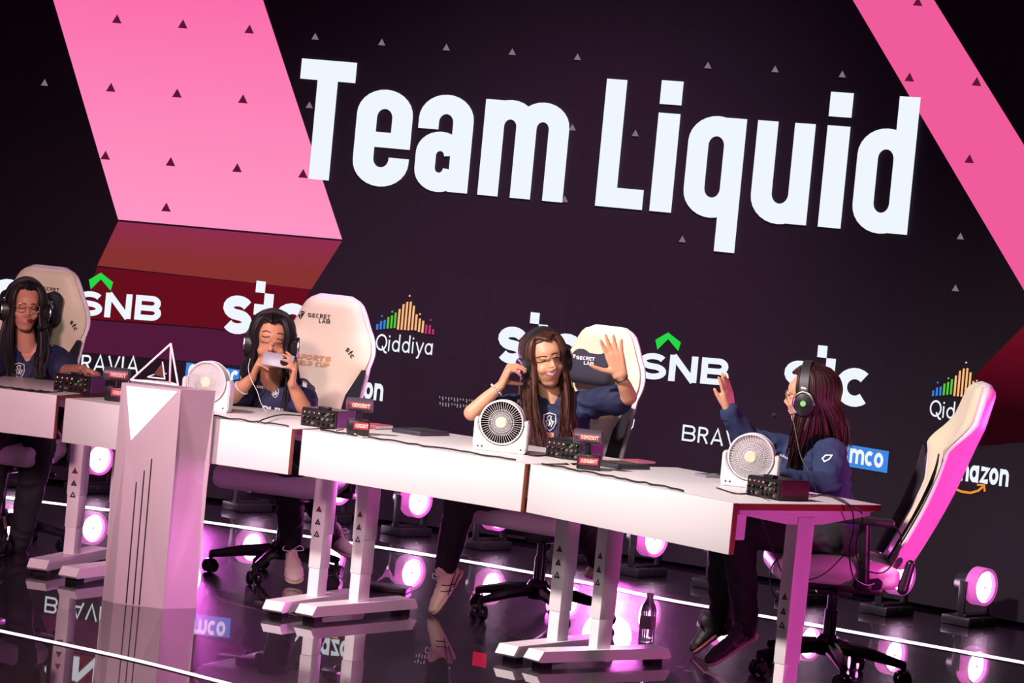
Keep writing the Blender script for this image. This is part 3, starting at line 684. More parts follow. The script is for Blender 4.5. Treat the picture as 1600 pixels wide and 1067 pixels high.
ch4 = chair_at(1.36, 12.10, -1.56, .36, .1, False, 'reclined gaming chair seen from the side, magenta lit edge, at the right end')
cpy = lambda: None
# ================================================================ PEOPLE
def proj(p):
    d = p - CAM; zc = d.y*CP - d.z*SP; yc = d.y*SP + d.z*CP; u = F*d.x/zc; v = -F*yc/zc
    return (800 + u*CR - v*SR, 533.5 + u*SR + v*CR)
def inside(p, poly):
    c_ = False
    for i in range(len(poly)):
        a, b_ = poly[i], poly[i-1]
        if (a[1] > p[1]) != (b_[1] > p[1]) and p[0] < (b_[0]-a[0])*(p[1]-a[1])/(b_[1]-a[1])+a[0]: c_ = not c_
    return c_
def cut(o, poly):          # cut an opening into a garment
    mw = wm(o); bm = bmesh.new(); bm.from_mesh(o.data); kill = []
    for f in bm.faces:
        c_ = mw @ f.calc_center_median(); n = mw.to_3x3() @ f.normal
        if n.dot(CAM-c_) > 0 and inside(proj(c_), poly): kill.append(f)
    bmesh.ops.delete(bm, geom=kill, context='FACES')
    for _ in range(8): bmesh.ops.smooth_vert(bm, verts=[v for v in bm.verts if v.is_boundary], factor=.5, use_axis_x=True, use_axis_y=True, use_axis_z=True)
    bm.to_mesh(o.data); bm.free()
def adopt(o, r): o.data.transform(M.Translation(-r.location)); o.parent = r; return o
def frame(f, u):
    f = V(f).normalized(); u = V(u); u = (u-f*u.dot(f)).normalized(); r = f.cross(u)
    return M((r, f, u)).transposed()
def head_prims(mb, c_, R_, s=1):
    L = lambda x, y, z: c_ + R_ @ (V((x, y, z))*s)
    E_ = lambda p, rad, n=20: mb.ell(L(*p), [q*s for q in rad], R_, n)
    E_((0, -.012, .030), (.073, .092, .082), 28); E_((0, .028, -.030), (.056, .062, .078), 24); E_((0, .050, -.088), (.026, .026, .022))
    E_((0, .052, .035), (.052, .036, .040)); mb.caps(L(.045, .0, -.045), .022*s, L(.018, .048, -.088), .018*s); mb.caps(L(-.045, .0, -.045), .022*s, L(-.018, .048, -.088), .018*s)
    for d in (-1, 1):
        E_((d*.034, .058, -.028), (.022, .022, .022)); mb.caps(L(d*.012, .083, .022), .008*s, L(d*.038, .070, .022), .008*s)
        E_((d*.011, .090, -.030), (.008, .009, .007)); E_((d*.074, -.008, -.01), (.010, .018, .030))
    mb.caps(L(0, .080, .014), .0065*s, L(0, .098, -.020), .0105*s); E_((0, .078, -.055), (.022, .012, .014))
def hair(r, c_, R_, col, endF, endB, n=64, s=1, gap=52, wob=.008, cap_z=.058, rad=.0058, seed=1, sides=(-1, 1), dens=None, split=None):
    rnd = random.Random(seed); mb = MB(); L = lambda p: c_ + R_ @ (V(p)*s); n = int(n*1.9)
    ex, ey, ez = .085, .104, .094
    m0 = MB(); b_ = m0.b; q = bmesh.ops.create_uvsphere(b_, u_segments=96, v_segments=64, radius=1)
    for v in b_.verts: v.co = V((v.co.x*ex*.985, v.co.y*ey*.985-.014, v.co.z*ez*.985+.028))
    kill = [f for f in b_.faces if (lambda c: (c.y > -.01 and c.z < cap_z + (.042 if c.y > .02 else .0) - abs(c.x)*.35) or c.z < -.055)(f.calc_center_median())]
    bmesh.ops.delete(b_, geom=kill, context='FACES')
    for _ in range(10): bmesh.ops.smooth_vert(b_, verts=[v for v in b_.verts if v.is_boundary], factor=.5, use_axis_x=True, use_axis_y=True, use_axis_z=True)
    vm = {}
    for v in b_.verts: vm[v] = mb.b.verts.new(L(v.co))
    for f in b_.faces: mb.b.faces.new([vm[v] for v in f.verts])
    b_.free()
    for sd in sides:
        for lay_, cnt, rd, jit, ns in (('mass', 48, .0095, .35, 6), ('strand', 420, .0023, 1.0, 4)):
            for i in range(cnt):
                fr = (i+rnd.random())/cnt; az = math.radians(gap+(178-gap)*fr**.9); lay = rnd.uniform(0, .003) if lay_ == 'mass' else rnd.uniform(.005, .012)
                def P_(el, a=az, o=0):
                    e = math.radians(el); k = 1+lay/.09+o
                    return L((sd*math.sin(a)*ex*math.cos(e)*k, math.cos(a)*ey*math.cos(e)*k-.014, ez*math.sin(e)*k+.028))
                y0 = .062-.150*fr; root = L((sd*.003, y0, .028+ez*math.sqrt(max(.05, 1-((y0+.014)/ey)**2))*(1+lay/.09)))
                a2 = az*(.86 if fr < .3 else .9)
                pts = [root, P_(52, a2), P_(26), P_(0), P_(-24, az, .02)]
                e0, e1 = V(endF[sd]), V(endB[sd]); k = min(1, fr*1.5) if split is None else (max(0, min(1, (fr-split)*8+.5)))
                e = e0*(1-k)+e1*k + V((rnd.gauss(0, 1), rnd.gauss(0, .6), rnd.gauss(0, 1.8)))*wob*2.2*jit
                p4 = pts[-1]; bx, by = rnd.gauss(0, 1)*wob*jit, rnd.gauss(0, 1)*wob*jit
                mid = p4.lerp(e, .45) + V((bx, by, 0)) + (p4-c_).normalized()*.012
                P2 = catmull(pts + [mid, p4.lerp(e, .8)+V((bx*.8, by*.8, 0)), e], 3); N = len(P2)
                rr_ = [rd*s*(.6+.5*min(1, j/5))*(1 if j < N*.75 else max(.2, (N-j)/(N*.25))) for j in range(N)]
                mb.tube(P2, rr_, ns, flat=1.35)
    h = mb.build('hair', col, ang=80); return adopt(h, r)
def headset(c_, R_, s, label, mic=True, holder=None, tilt=0, led=False):
    r = empty('gaming_headset', c_); r.rotation_mode = 'QUATERNION'; r.rotation_quaternion = (R_ @ M.Rotation(tilt, 3, 'X')).to_quaternion(); r.scale = (s, s, s)
    P_ = [(math.sin(a)*(.093), 0, .002+math.cos(a)*.126 if math.cos(a) > 0 else .002) for a in [math.radians(-92+184*i/24) for i in range(25)]]
    mb = MB(); q = []
    for x, y, z in P_:
        n = V((x, 0, max(0, z-.0))).normalized(); q.append([mb.b.verts.new(V((x, yy, z))+n*o) for yy, o in ((-.019, -.004), (.019, -.004), (.017, .012), (-.017, .012))])
    for a, b_ in zip(q, q[1:]):
        for k in range(4): mb.b.faces.new((a[k], a[(k+1) % 4], b_[(k+1) % 4], b_[k]))
    mb.b.faces.new(q[0]); mb.b.faces.new(q[-1][::-1]); mb.build('headband', mat('headband_leather', (.03, .028, .034), .45, noise=(60, .15)), r, ang=50)
    for d in (-1, 1):
        MB().box((d*.099, 0, .022), (.012, .026, .034), bev=.004).build('slider', silver, r)
        MB().tube([(d*.112, math.sin(a)*.040, -.024+math.cos(a)*.044) for a in [math.radians(-100+20*i) for i in range(11)]], .0048, 8).build('yoke', silver, r)
        cp = MB().lathe([(.0, -.034), (.040, -.034), (.046, -.026), (.044, -.006), (.041, .004), (.030, .010), (.0, .012)], 28, M.Translation((d*.104, 0, -.024)) @ M.Rotation(d*PI/2, 4, 'Y') @ M.Diagonal((1.16, 1, 1, 1))).build('ear_cup', mat('ear_cup_black', (.014, .013, .017), .4, noise=(60, .1)), r)
        MB().lathe([(.0, .0125), (.011, .0125), (.011, .0145), (.0, .0145)], 16, M.Translation((d*.104, 0, -.024)) @ M.Rotation(d*PI/2, 4, 'Y')).build('ear_cup_badge', mat('green_badge', (.25, .62, .22), .4, emit=(.1, .6, .1), es=.25, noise=(60, .1)) if led else silver, cp)
    if mic:
        d = mic; b_ = MB().tube(catmull([(d*.108, .018, -.052), (d*.106, .05, -.068), (d*.078, .10, -.074), (d*.055, .122, -.070)], 5), .0028, 8).build('microphone_boom', black_pl, r)
        MB().ell((d*.052, .124, -.070), (.009, .011, .009)).build('microphone_tip', black_fab, b_)
    return tag(r, label, 'headset')
def hand(mb, wr, d, n, side, curls, spread=(8, 2, -3, -9), s=1, thumb=(.55, .8, .25), thumbc=.25, fl=1.0):
    wr = V(wr); d = V(d).normalized(); n = V(n); n = (n-d*n.dot(d)).normalized(); sv = d.cross(n)*side
    lat = (.027, .009, -.009, -.026); ln = (.068, .076, .071, .056); kl = (.084, .087, .083, .076)
    for i in range(4):
        k = wr + d*kl[i]*s + sv*lat[i]*s; mb.caps(wr+sv*lat[i]*.55*s, .0155*s, k, .0115*s, 10)
        a = 0; p = k; sp = math.tan(math.radians(spread[i])); di = (d+sv*sp).normalized(); c_ = curls[i] if isinstance(curls[0], (tuple, list)) else curls
        for j, (fr, r0, r1) in enumerate(((.44, .0088, .0082), (.31, .0082, .0074), (.25, .0074, .0062))):
            a += math.radians(c_[j]); dd = di*math.cos(a)+n*math.sin(a); q = p+dd*ln[i]*fr*s*fl; mb.caps(p, r0*s, q, r1*s, 10); p = q
    t = (d*thumb[0]+sv*thumb[1]+n*thumb[2]).normalized(); b0 = wr+d*.018*s+sv*.018*s; p = b0+t*.042*s; mb.caps(b0, .0145*s, p, .0105*s, 10)
    t2 = (t+d*thumbc).normalized(); q = p+t2*.032*s; mb.caps(p, .0105*s, q, .009*s, 10); t3 = (t2+d*thumbc*.8).normalized(); mb.caps(q, .009*s, q+t3*.024*s, .0072*s, 10)
def torso(mb, pel, che, nec, sL, sR, g, wl=.15, dp=.10):
    up = (nec-pel).normalized(); r = (sR-sL); r = (r-up*r.dot(up)).normalized(); f = up.cross(r); R_ = M((r, f, up)).transposed()
    for t, a, b_ in ((0, .165, .125), (.18, .15, .112), (.36, .135, .102), (.54, .140, .102), (.70, .150, .105), (.84, .145, .092)):
        p = pel.lerp(nec, t) if t < .5 else pel.lerp(nec, t).lerp(che, .3); mb.ell(p, (a*wl/.15+g, b_*dp/.10+g, .085+g), R_, 20)
    mb.caps(sL, .047+g, nec-up*.02, .050+g); mb.caps(sR, .047+g, nec-up*.02, .050+g); mb.caps(sL, .05+g, che, .09+g); mb.caps(sR, .05+g, che, .09+g)
    for d in (-1, 1): mb.ell(che + r*d*.062 + f*dp*.72 - up*.03, (.052+g, .040+g, .050+g), R_)
    return R_
def limb(mb, pts, rs, g=0):
    for i in range(len(pts)-1): mb.caps(pts[i], rs[i]+g, pts[i+1], rs[i+1]+g, 14)
def shoe(r, heel, toe, up, mu, ms, mstripe=None, L_=None, dark=False, lace=None):
    heel, toe = V(heel)-V((0, 0, .012)), V(toe)-V((0, 0, .012)); d = (toe-heel).normalized(); u = V(up); u = (u-d*u.dot(d)).normalized(); w_ = d.cross(u); Ls = L_ or (toe-heel).length; R_ = M((d, w_, u)).transposed()
    P_ = lambda x, y, z: heel + d*x*Ls + w_*y + u*z
    e = MB()
    for x, a, b_, c_, z in ((.12, .045, .034, .036, .040), (.30, .06, .034, .034, .042), (.5, .06, .038, .030, .034), (.70, .055, .043, .026, .028), (.86, .040, .038, .021, .022)): e.ell(P_(x, 0, z), (a*Ls/.25, b_, c_), R_)
    e.caps(P_(.10, 0, .05), .034, P_(.16, 0, .080), .036)
    o = adopt(blob('shoe', e, mu, None, .006, 3), r)
    e = MB()
    for x, a, b_ in ((.10, .045, .034), (.3, .06, .034), (.5, .06, .037), (.7, .055, .043), (.86, .042, .040)): e.ell(P_(x, 0, .009), (a*Ls/.25, b_+.003, .013), R_)
    s_ = blob('sole', e, ms, None, .005, 2); s_.data.transform(M.Translation(-r.location)); s_.parent = o
    if lace:
        e = MB()
        for k in range(5):
            x = .36+.07*k; z = .077-.008*k; e.caps(P_(x, -.018, z-.006), .0028, P_(x+.03, .018, z-.006), .0028, 6)
        e.tube(catmull([P_(.34, 0, .075), P_(.30, .03, .098), P_(.36, .045, .085), P_(.36, .01, .078), P_(.32, -.03, .098), P_(.37, -.045, .083), P_(.35, 0, .076)], 4), .0026, 6)
        l = e.build('laces', lace); l.data.transform(M.Translation(-r.location)); l.parent = o
    return o
def px_line(pts, th): return subdiv_quads(ribbon(pts, th), 1.5)
def face_marks(r, body, lash, brow, lips, lipc, extra=()):
    t = tree_of([body]); k = mat('dark_lash', (.02, .012, .012), .6, noise=(80, .1)); bw = mat('brow_hair', (.06, .032, .028), .8, noise=(80, .1))
    for p in lash: decal('eyelid_line', px_line(p, 1.5), k, r, t, .0015)
    for p in brow: decal('eyebrow', px_line(p, 1.7), bw, r, t, .0015)
    decal('lips', poly_quads(lips, 2), mat('lips_'+str(lipc), lipc, .4, noise=(80, .08)), r, t, .0015)
    for n, p, m in extra: decal(n, poly_quads(p, 2), m, r, t, .003)
    return t
skinA = mat('fair_skin', srgb(224, 168, 132), .48, sss=.15, noise=(18, .05)); skinB = mat('tan_skin', srgb(206, 148, 116), .48, sss=.15, noise=(18, .05)); skinC = mat('olive_skin', srgb(210, 150, 124), .5, sss=.15, noise=(18, .05))
def hair_m(n, c_): return mat(n, c_, .48, spec=.35, noise=(110, .5, (1, 1, .10)))
hairA, hairB, hairD = hair_m('brown_hair', srgb(84, 52, 44)), hair_m('black_hair', (.014, .010, .014)), hair_m('dark_brown_hair', srgb(58, 34, 32))
def mk_person(origin, label):
    r = empty('person', (origin[0], origin[1], 0)); return tag(r, label, 'person', 'players seated behind the desks')
def clothed(r, skin, J, shirt_m, hands=(), sleeve='short', vox=.0052, tw=.15, td=.10, s=1):
    b_ = MB(); Rt = torso(b_, J['pel'], J['che'], J['nec'], J['sL'], J['sR'], -.004, tw, td)
    hc = J['head']; Rh = J['Rh']; b_.caps(J['nec']-V((0, 0, .01)), .050*s, hc+Rh @ V((0, -.022, -.055))*s, .043*s, 18); head_prims(b_, hc, Rh, s)
    for a in ('R', 'L'):
        limb(b_, [J['s'+a], J['e'+a], J['w'+a].lerp(J['e'+a], .5), J['w'+a]], [.042, .034, .030, .020])
        limb(b_, [J['h'+a], J['k'+a], J['a'+a]], [.07, .05, .036]); 
    for h in hands: hand(b_, **h)
    body = adopt(blob('body', b_, skin, None, vox, 3, .5), r)
    b_ = MB(); torso(b_, J['pel'], J['che'], J['nec']-V((0, 0, .02)), J['sL'], J['sR'], .013, tw, td)
    for a in ('R', 'L'):
        if sleeve == 'short': limb(b_, [J['s'+a], J['s'+a].lerp(J['e'+a], .72)], [.062, .066])
        else: limb(b_, [J['s'+a], J['e'+a], J['w'+a].lerp(J['e'+a], .08), J['w'+a].lerp(J['e'+a], .02)], [.068, .058, .040, .040])
    sh = adopt(blob('shirt' if sleeve == 'short' else 'jacket', b_, shirt_m, None, .0065, 2, fold=.0065), r)
    if sleeve == 'short':      # open sleeve ends are simply where the shell stops
        pass
    b_ = MB(); b_.ell(J['pel'], (.18, .15, .11), Rt)
    for a in ('R', 'L'): limb(b_, [J['h'+a], J['k'+a], J['k'+a].lerp(J['a'+a], .5), J['a'+a]], [.088, .070, .060, .050])
    adopt(blob('trousers', b_, trouser, None, .01, 3, fold=.006), r)
    return body, sh
wt_lip = mat('teeth_white', (.85, .82, .80), .3, noise=(80, .03))
# ---- waving woman in the middle
Rh = frame((.40, -.90, -.10), (-.27, 0, .96)); Y = 12.86
J = dict(pel=aY(858, 762, 12.98), che=aY(866, 664, 12.88), nec=aY(862, 620, 12.87), head=aY(850.5, 561, 12.83), Rh=Rh, sR=aY(820, 637, 12.90), sL=aY(916, 634, 12.84),
    eR=aY(737, 645, 12.72), wR=aY(783, 602, 12.74), eL=aY(983, 620, 12.66), wL=aY(969, 586, 12.60), hR=aY(830, 765, 12.93), hL=aY(882, 772, 12.98), kR=aY(722, 772, 12.75), kL=aY(905, 808, 12.66), aR=aY(697, 885, 12.86), aL=aY(937, 880, 13.12))
p3 = mk_person(J['pel'], 'smiling woman with long brown hair waving one raised hand, navy jersey')
hs = [dict(wr=J['wL'], d=aY(955.5, 538, 12.60)-J['wL'], n=(.05, -1, .1), side=-1, curls=[(4, 6, 6), (2, 4, 4), (2, 4, 4), (5, 6, 6)], spread=(9, 3, -5, -15), thumb=(.38, .9, .15), s=1.08),
      dict(wr=J['wR'], d=aY(799, 568, 12.73)-J['wR'], n=(.85, .1, .2), side=1, curls=[(58, 28, 12), (62, 26, 10), (66, 22, 8), (74, 30, 10)], spread=(5, 1, -2, -6), thumb=(.1, .2, 1), thumbc=.15, s=1.0)]
body, sh = clothed(p3, skinA, J, navy, hs)
cut(sh, [(846, 596), (876, 596), (874, 612), (863, 632), (853, 618)])
ts_ = tree_of([sh])
face_marks(p3, body, [[(839, 566), (845, 566.6), (852.5, 563.4)], [(863, 560.5), (868, 558.3), (872.5, 558.8)]], [[(838, 559), (846, 556.8), (855, 557)], [(861, 554.5), (866, 551.6), (871.5, 552)]],
    [(850.5, 581.5), (858, 580.2), (864, 578.8), (871.5, 575.4), (871, 580), (867, 586.6), (861.5, 589.6), (855, 587)], srgb(206, 96, 96), [('teeth', [(852.8, 582), (859, 581.4), (864.5, 580), (870.4, 577), (868.6, 582.6), (863.5, 586.2), (857.5, 585.6)], wt_lip)])
t_ = tree_of([body]); decal('nostril', px_line([(857, 574.4), (861, 574.8), (865.5, 572.4)], 1.1), mat('nostril_shadow_tone', srgb(150, 92, 78), .6, noise=(60, .1)), p3, t_, .0015)
hair(p3, J['head'], Rh, hairA, {1: aY(843, 706, 12.74), -1: aY(886, 700, 12.74)}, {1: aY(826, 695, 12.90), -1: aY(894, 690, 12.92)}, n=84, s=.99, gap=54, wob=.008, seed=4, split=.62)
headset(J['head'], Rh, 1.0, 'black and silver headset on the waving woman', mic=False)
crest = mat('crest_white', (.75, .77, .8), .5, noise=(50, .05))
def crest_px(x, y, k=1):
    o = [(-9, -10), (0, -13), (9, -10), (9.5, 2), (6, 10), (0, 15), (-6, 10), (-9.5, 2)]; q = ribbon([(x+a*k, y+b_*k) for a, b_ in o], 1.5*k, True)
    for pts in ([(-5, 8), (-4, 3), (-6, 0), (-3, -2), (-4, -6), (0, -9), (3, -7), (1, -4), (3, 0), (6, 1), (4, 4), (2, 9)], [(-1, -2), (0, 3), (-2, 8)], [(2, 2), (0, 6)]): q += ribbon([(x+a*k, y+b_*k) for a, b_ in pts], 1.7*k)
    return subdiv_quads(q, 3)
decal('crest', crest_px(859, 658, 1.0), crest, p3, ts_, .003, .1)
decal('orange_patch', poly_quads([(854, 675), (865, 676), (865, 684), (854, 683)], 4), mat('orange_print', srgb(230, 160, 120), .5, noise=(50, .05)), p3, ts_, .003)
decal('sponsor_print', subdiv_quads(fit_word('MAIL', 817, 660, 840, 662, 6, .2, .1), 3), decal_w, p3, ts_, .003)
decal('sponsor_print', subdiv_quads(fit_word('EVO', 808, 630, 817, 632, 6, .25, .1), 3), decal_w, p3, ts_, .003)
decal('sponsor_print', subdiv_quads(fit_word('MONSTER', 884, 606, 903, 603, 3, .2, .1), 3), decal_w, p3, ts_, .003)
decal('blue_side_panel', poly_quads([(815, 640), (824, 650), (830, 690), (824, 696), (816, 670)], 5), mat('royal_blue_panel', srgb(36, 66, 150), .75, noise=(40, .3)), p3, ts_, .002)
for pts, r_, n in (([(963, 592), (969, 594), (976, 592)], .0035, 'bracelet'), ([(775, 606), (779, 612), (784, 615)], .004, 'bead_bracelet')):
    c_ = J['wL'].lerp(J['eL'], .12) if n == 'bracelet' else J['wR'].lerp(J['eR'], .16); ax = (J['eL']-J['wL'] if n == 'bracelet' else J['eR']-J['wR']).normalized(); a1 = ax.orthogonal().normalized(); a2 = ax.cross(a1)
    if n == 'bracelet': o = MB().tube([c_+(a1*math.cos(t)+a2*math.sin(t))*.027 for t in [2*PI*i/20 for i in range(20)]], .0026, 6, True).build(n, black_pl)
    else:
        m_ = MB()
        for i in range(16): m_.ell(c_+(a1*math.cos(i*PI/8)+a2*math.sin(i*PI/8))*.029, (.0042,)*3, n=8)
        o = m_.build(n, decal_w)
    adopt(o, p3)
shoe(p3, aY(722, 893, 12.88), aY(680, 957, 12.80), (-.65, -.1, .75), mat('cream_suede', srgb(222, 204, 178), .7, noise=(30, .08)), mat('pale_rubber', srgb(205, 180, 160), .6, noise=(30, .05)), lace=decal_w)
ts_ = tree_of([q for o in p3.children if o.name.startswith('shoe') for q in [o]+[c for c in o.children if c.name.startswith('sole')]])
for l_ in ([(712, 893), (706, 910), (700, 930)], [(718, 897), (710, 915), (704, 935)], [(690, 914), (700, 915), (712, 912)], [(688, 924), (698, 924), (708, 922)]): decal('black_stripe', subdiv_quads(ribbon(l_, 1.7), 3), black_pl, p3, ts_, .002)
shoe(p3, aY(941, 890, 13.22), aY(926, 900, 13.0), (0, 0, 1), mat('cream_suede', (0, 0, 0)), mat('pale_rubber', (0, 0, 0)), L_=.23)
# ---- phone player
Rh = frame((.06, -.96, -.22), (0, -.2, .97))
J = dict(pel=aY(428, 702, 13.62), che=aY(424, 640, 13.42), nec=aY(425, 598, 13.38), head=aY(424.5, 533, 13.30), Rh=Rh, sR=aY(383, 614, 13.40), sL=aY(471, 614, 13.38),
    eR=aY(364, 619, 13.16), wR=aY(394, 590, 13.11), eL=aY(474, 636, 13.14), wL=aY(456, 600, 13.08), hR=aY(405, 705, 13.60), hL=aY(452, 710, 13.60), kR=aY(452, 752, 13.32), kL=aY(482, 748, 13.50), aR=aY(455, 848, 13.48), aL=aY(516, 838, 13.78))
p2 = mk_person(J['pel'], 'woman with black hair holding a phone up to her chin, navy jersey')
hs = [dict(wr=J['wR'], d=aY(404, 566, 13.09)-J['wR'], n=(1, -.1, .05), side=1, curls=[(52, 28, 10), (60, 24, 10), (68, 22, 10), (78, 26, 10)], spread=(6, 1, -3, -7), thumb=(.9, .3, .2), s=.98),
      dict(wr=J['wL'], d=aY(461, 574, 13.06)-J['wL'], n=(-1, -.1, .05), side=-1, curls=[(34, 20, 8), (46, 22, 8), (56, 22, 8), (70, 26, 10)], spread=(8, 2, -3, -8), thumb=(.8, .3, .3), s=.98)]
body, sh = clothed(p2, skinB, J, navy, hs, tw=.145, s=1.05)
cut(sh, [(412, 584), (437, 584), (436, 602), (424, 612), (414, 602)])
face_marks(p2, body, [[(409, 524.5), (415, 527), (421.5, 525.4)], [(433, 528.5), (438, 531), (442.5, 530.4)]], [[(409.5, 518.3), (416, 516.8), (423, 519.6)], [(433, 521.2), (438, 520.6), (443, 522.8)]],
    [(417.5, 547.3), (425, 546.3), (432.5, 549.8), (429, 552), (421, 551)], srgb(140, 72, 68))
t_ = tree_of([body]); decal('nostril', px_line([(422.5, 538.4), (426, 540.2), (430, 540)], 1.2), mat('nostril_shadow_tone', (0, 0, 0)), p2, t_, .0015)
hair(p2, J['head'], Rh, hairB, {1: aY(384, 632, 13.33), -1: aY(452, 650, 13.24)}, {1: aY(388, 640, 13.45), -1: aY(466, 650, 13.44)}, n=78, s=1.05, gap=47, wob=.006, seed=9, split=.5)
headset(J['head'], Rh, 1.04, 'black and silver headset on the phone player', mic=-1)
ts_ = tree_of([sh])
decal('jersey_lettering', subdiv_quads(fit_word('PLITS', 409, 645, 455, 653, 12, .24, .05), 3), decal_w, p2, ts_, .004)
decal('sponsor_print', subdiv_quads(fit_word('ALIVE', 399, 605, 411, 607, 3.4, .22, .1), 3), decal_w, p2, ts_, .004)
decal('crest', crest_px(430, 613, .55), crest, p2, ts_, .004)
decal('sleeve_patch', poly_quads([(473, 594), (480, 597), (479, 606), (473, 604)], 4), decal_w, p2, ts_, .004)
decal('green_sleeve_mark', poly_quads([(353, 603), (357, 602), (355, 609), (352, 610)], 4), mat('green_print', srgb(90, 200, 70), .5, noise=(50, .05)), p2, ts_, .004)
c_ = J['wR'].lerp(J['eR'], .55); ax = (J['eR']-J['wR']).normalized(); a1 = ax.orthogonal().normalized(); a2 = ax.cross(a1)
adopt(MB().tube([c_+(a1*math.cos(t)+a2*math.sin(t))*.033 for t in [2*PI*i/20 for i in range(20)]], .0035, 6, True).build('bracelet', decal_w), p2)
sue = mat('white_knit_shoe', srgb(216, 200, 190), .7, noise=(30, .08))
shoe(p2, aY(456, 864, 13.55), aY(460, 900, 13.37), (0, -.55, .8), sue, mat('pale_rubber', (0, 0, 0)), lace=decal_w, L_=.25)
shoe(p2, aY(511, 846, 13.86), aY(547, 866, 13.70), (.1, -.15, 1), sue, mat('pale_rubber', (0, 0, 0)), lace=decal_w, L_=.24)
# phone in her hands
tl_, tr_, br_, bl_ = aY(411, 549, 13.09), aY(461, 557, 13.06), aY(457.5, 577, 13.03), aY(409, 569, 13.06)
ph = empty('smartphone', (tl_+br_)/2); X_ = (tr_-tl_).normalized(); Z_ = (tl_-bl_); Z_ = (Z_-X_*Z_.dot(X_)).normalized(); ph.rotation_mode = 'QUATERNION'; ph.rotation_quaternion = M((X_, Z_.cross(X_), Z_)).transposed().to_quaternion()
tag(ph, 'pale silver smartphone with round camera held sideways in both hands', 'phone')
MB().box((0, 0, 0), (.138, .0085, .064), bev=.0035).build('phone_body', mat('phone_silver', srgb(150, 144, 158), .45, .1, noise=(40, .03)), ph)
MB().lathe([(.0, .003), (.017, .003), (.019, 0), (.019, -.003), (.0, -.003)], 28, M.Translation((.032, -.0055, -.004)) @ M.Rotation(PI/2, 4, 'X')).build('camera_ring', black_gl, ph)
MB().box((0, .0045, 0), (.128, .001, .058)).build('screen', black_gl, ph)
# ---- woman at the far left
Rh = frame((.30, -.94, -.12), (.0, 0, 1))
J = dict(pel=aY(45, 668, 13.95), che=aY(45, 585, 13.78), nec=aY(42, 542, 13.76), head=aY(39.5, 479, 13.70), Rh=Rh, sR=aY(0, 556, 13.80), sL=aY(86, 561, 13.76),
    eR=aY(-28, 600, 13.5), wR=aY(10, 612, 13.3), eL=aY(106, 582, 13.56), wL=aY(130, 577, 13.32), hR=aY(20, 675, 13.9), hL=aY(70, 680, 13.9), kR=aY(-5, 700, 13.5), kL=aY(60, 705, 13.5), aR=aY(-25, 850, 13.6), aL=aY(30, 850, 13.62))
p1 = mk_person(J['pel'], 'woman with round glasses and long black hair, far left, cut off by the frame')
hs = [dict(wr=J['wL'], d=(.75, -.55, -.12), n=(-.1, -.2, -1), side=-1, curls=[(35, 40, 25), (40, 42, 25), (45, 45, 25), (50, 45, 25)], s=.95, thumb=(.7, .6, .2)),
      dict(wr=J['wR'], d=(.5, -.8, -.1), n=(0, -.1, -1), side=1, curls=(30, 30, 20), s=.95)]
body, sh = clothed(p1, skinC, J, navy, hs, s=.93)
cut(sh, [(28, 522), (56, 522), (56, 545), (42, 566), (32, 545)])
gm = mat('thin_gold_wire', srgb(200, 160, 120), .35, .7, noise=(50, .05))
tb = face_marks(p1, body, [[(29, 481.5), (34, 482.4), (40, 481.2)], [(49, 483), (54, 483.6), (58.5, 482.4)]], [[(29, 475.5), (35, 473.8), (41, 475)], [(48, 475.4), (53, 474.6), (58, 476.6)]],
    [(41.5, 499.5), (48, 498), (55, 500.5), (53.5, 503.5), (48, 505.3), (43, 503)], srgb(150, 48, 62))
decal('nostril', px_line([(43, 491), (48, 492.6), (52, 491.4)], 1.1), mat('nostril_shadow_tone', (0, 0, 0)), p1, tb, .0015)
def glasses(r, c_, R_, s=1):
    m_ = MB(); L = lambda x, y, z: c_+R_ @ (V((x, y, z))*s)
    for d in (-1, 1):
        m_.tube([L(d*.032+math.cos(t)*.023, .093-abs(d*.032+math.cos(t)*.023)*.12, .008+math.sin(t)*.021) for t in [2*PI*i/24 for i in range(24)]], .0013, 6, True)
        m_.tube([L(d*.055, .088, .014), L(d*.078, .05, .012), L(d*.082, -.01, .008)], .0013, 6)
    m_.tube([L(-.009, .093, .012), L(0, .096, .016), L(.009, .093, .012)], .0013, 6); return adopt(m_.build('glasses', gm), r)
glasses(p1, J['head'], Rh, .94)
hair(p1, J['head'], Rh, hairB, {1: aY(14, 600, 13.66), -1: aY(62, 590, 13.64)}, {1: aY(2, 595, 13.84), -1: aY(68, 565, 13.88)}, n=78, s=.96, gap=48, wob=.006, seed=12, split=.5)
headset(J['head'], Rh, .97, 'black and silver headset on the woman with round glasses', mic=-1)
ts_ = tree_of([sh]); decal('crest', crest_px(30, 578, .85), crest, p1, ts_, .004)
decal('sponsor_print', subdiv_quads(fit_word('MALL', 53, 580, 62, 581, 3.4, .25, .1), 3), decal_w, p1, ts_, .004)
decal('shoulder_patch', poly_quads([(90, 534), (98, 537), (106, 546), (98, 545)], 4), decal_w, p1, ts_, .004)
decal('sponsor_print', subdiv_quads(ribbon([(68, 533), (83, 541)], 1.5), 3), decal_w, p1, ts_, .004)
decal('green_mark', poly_quads([(63, 531), (67, 532), (67, 537), (63, 536)], 4), mat('green_print', (0, 0, 0)), p1, ts_, .004)
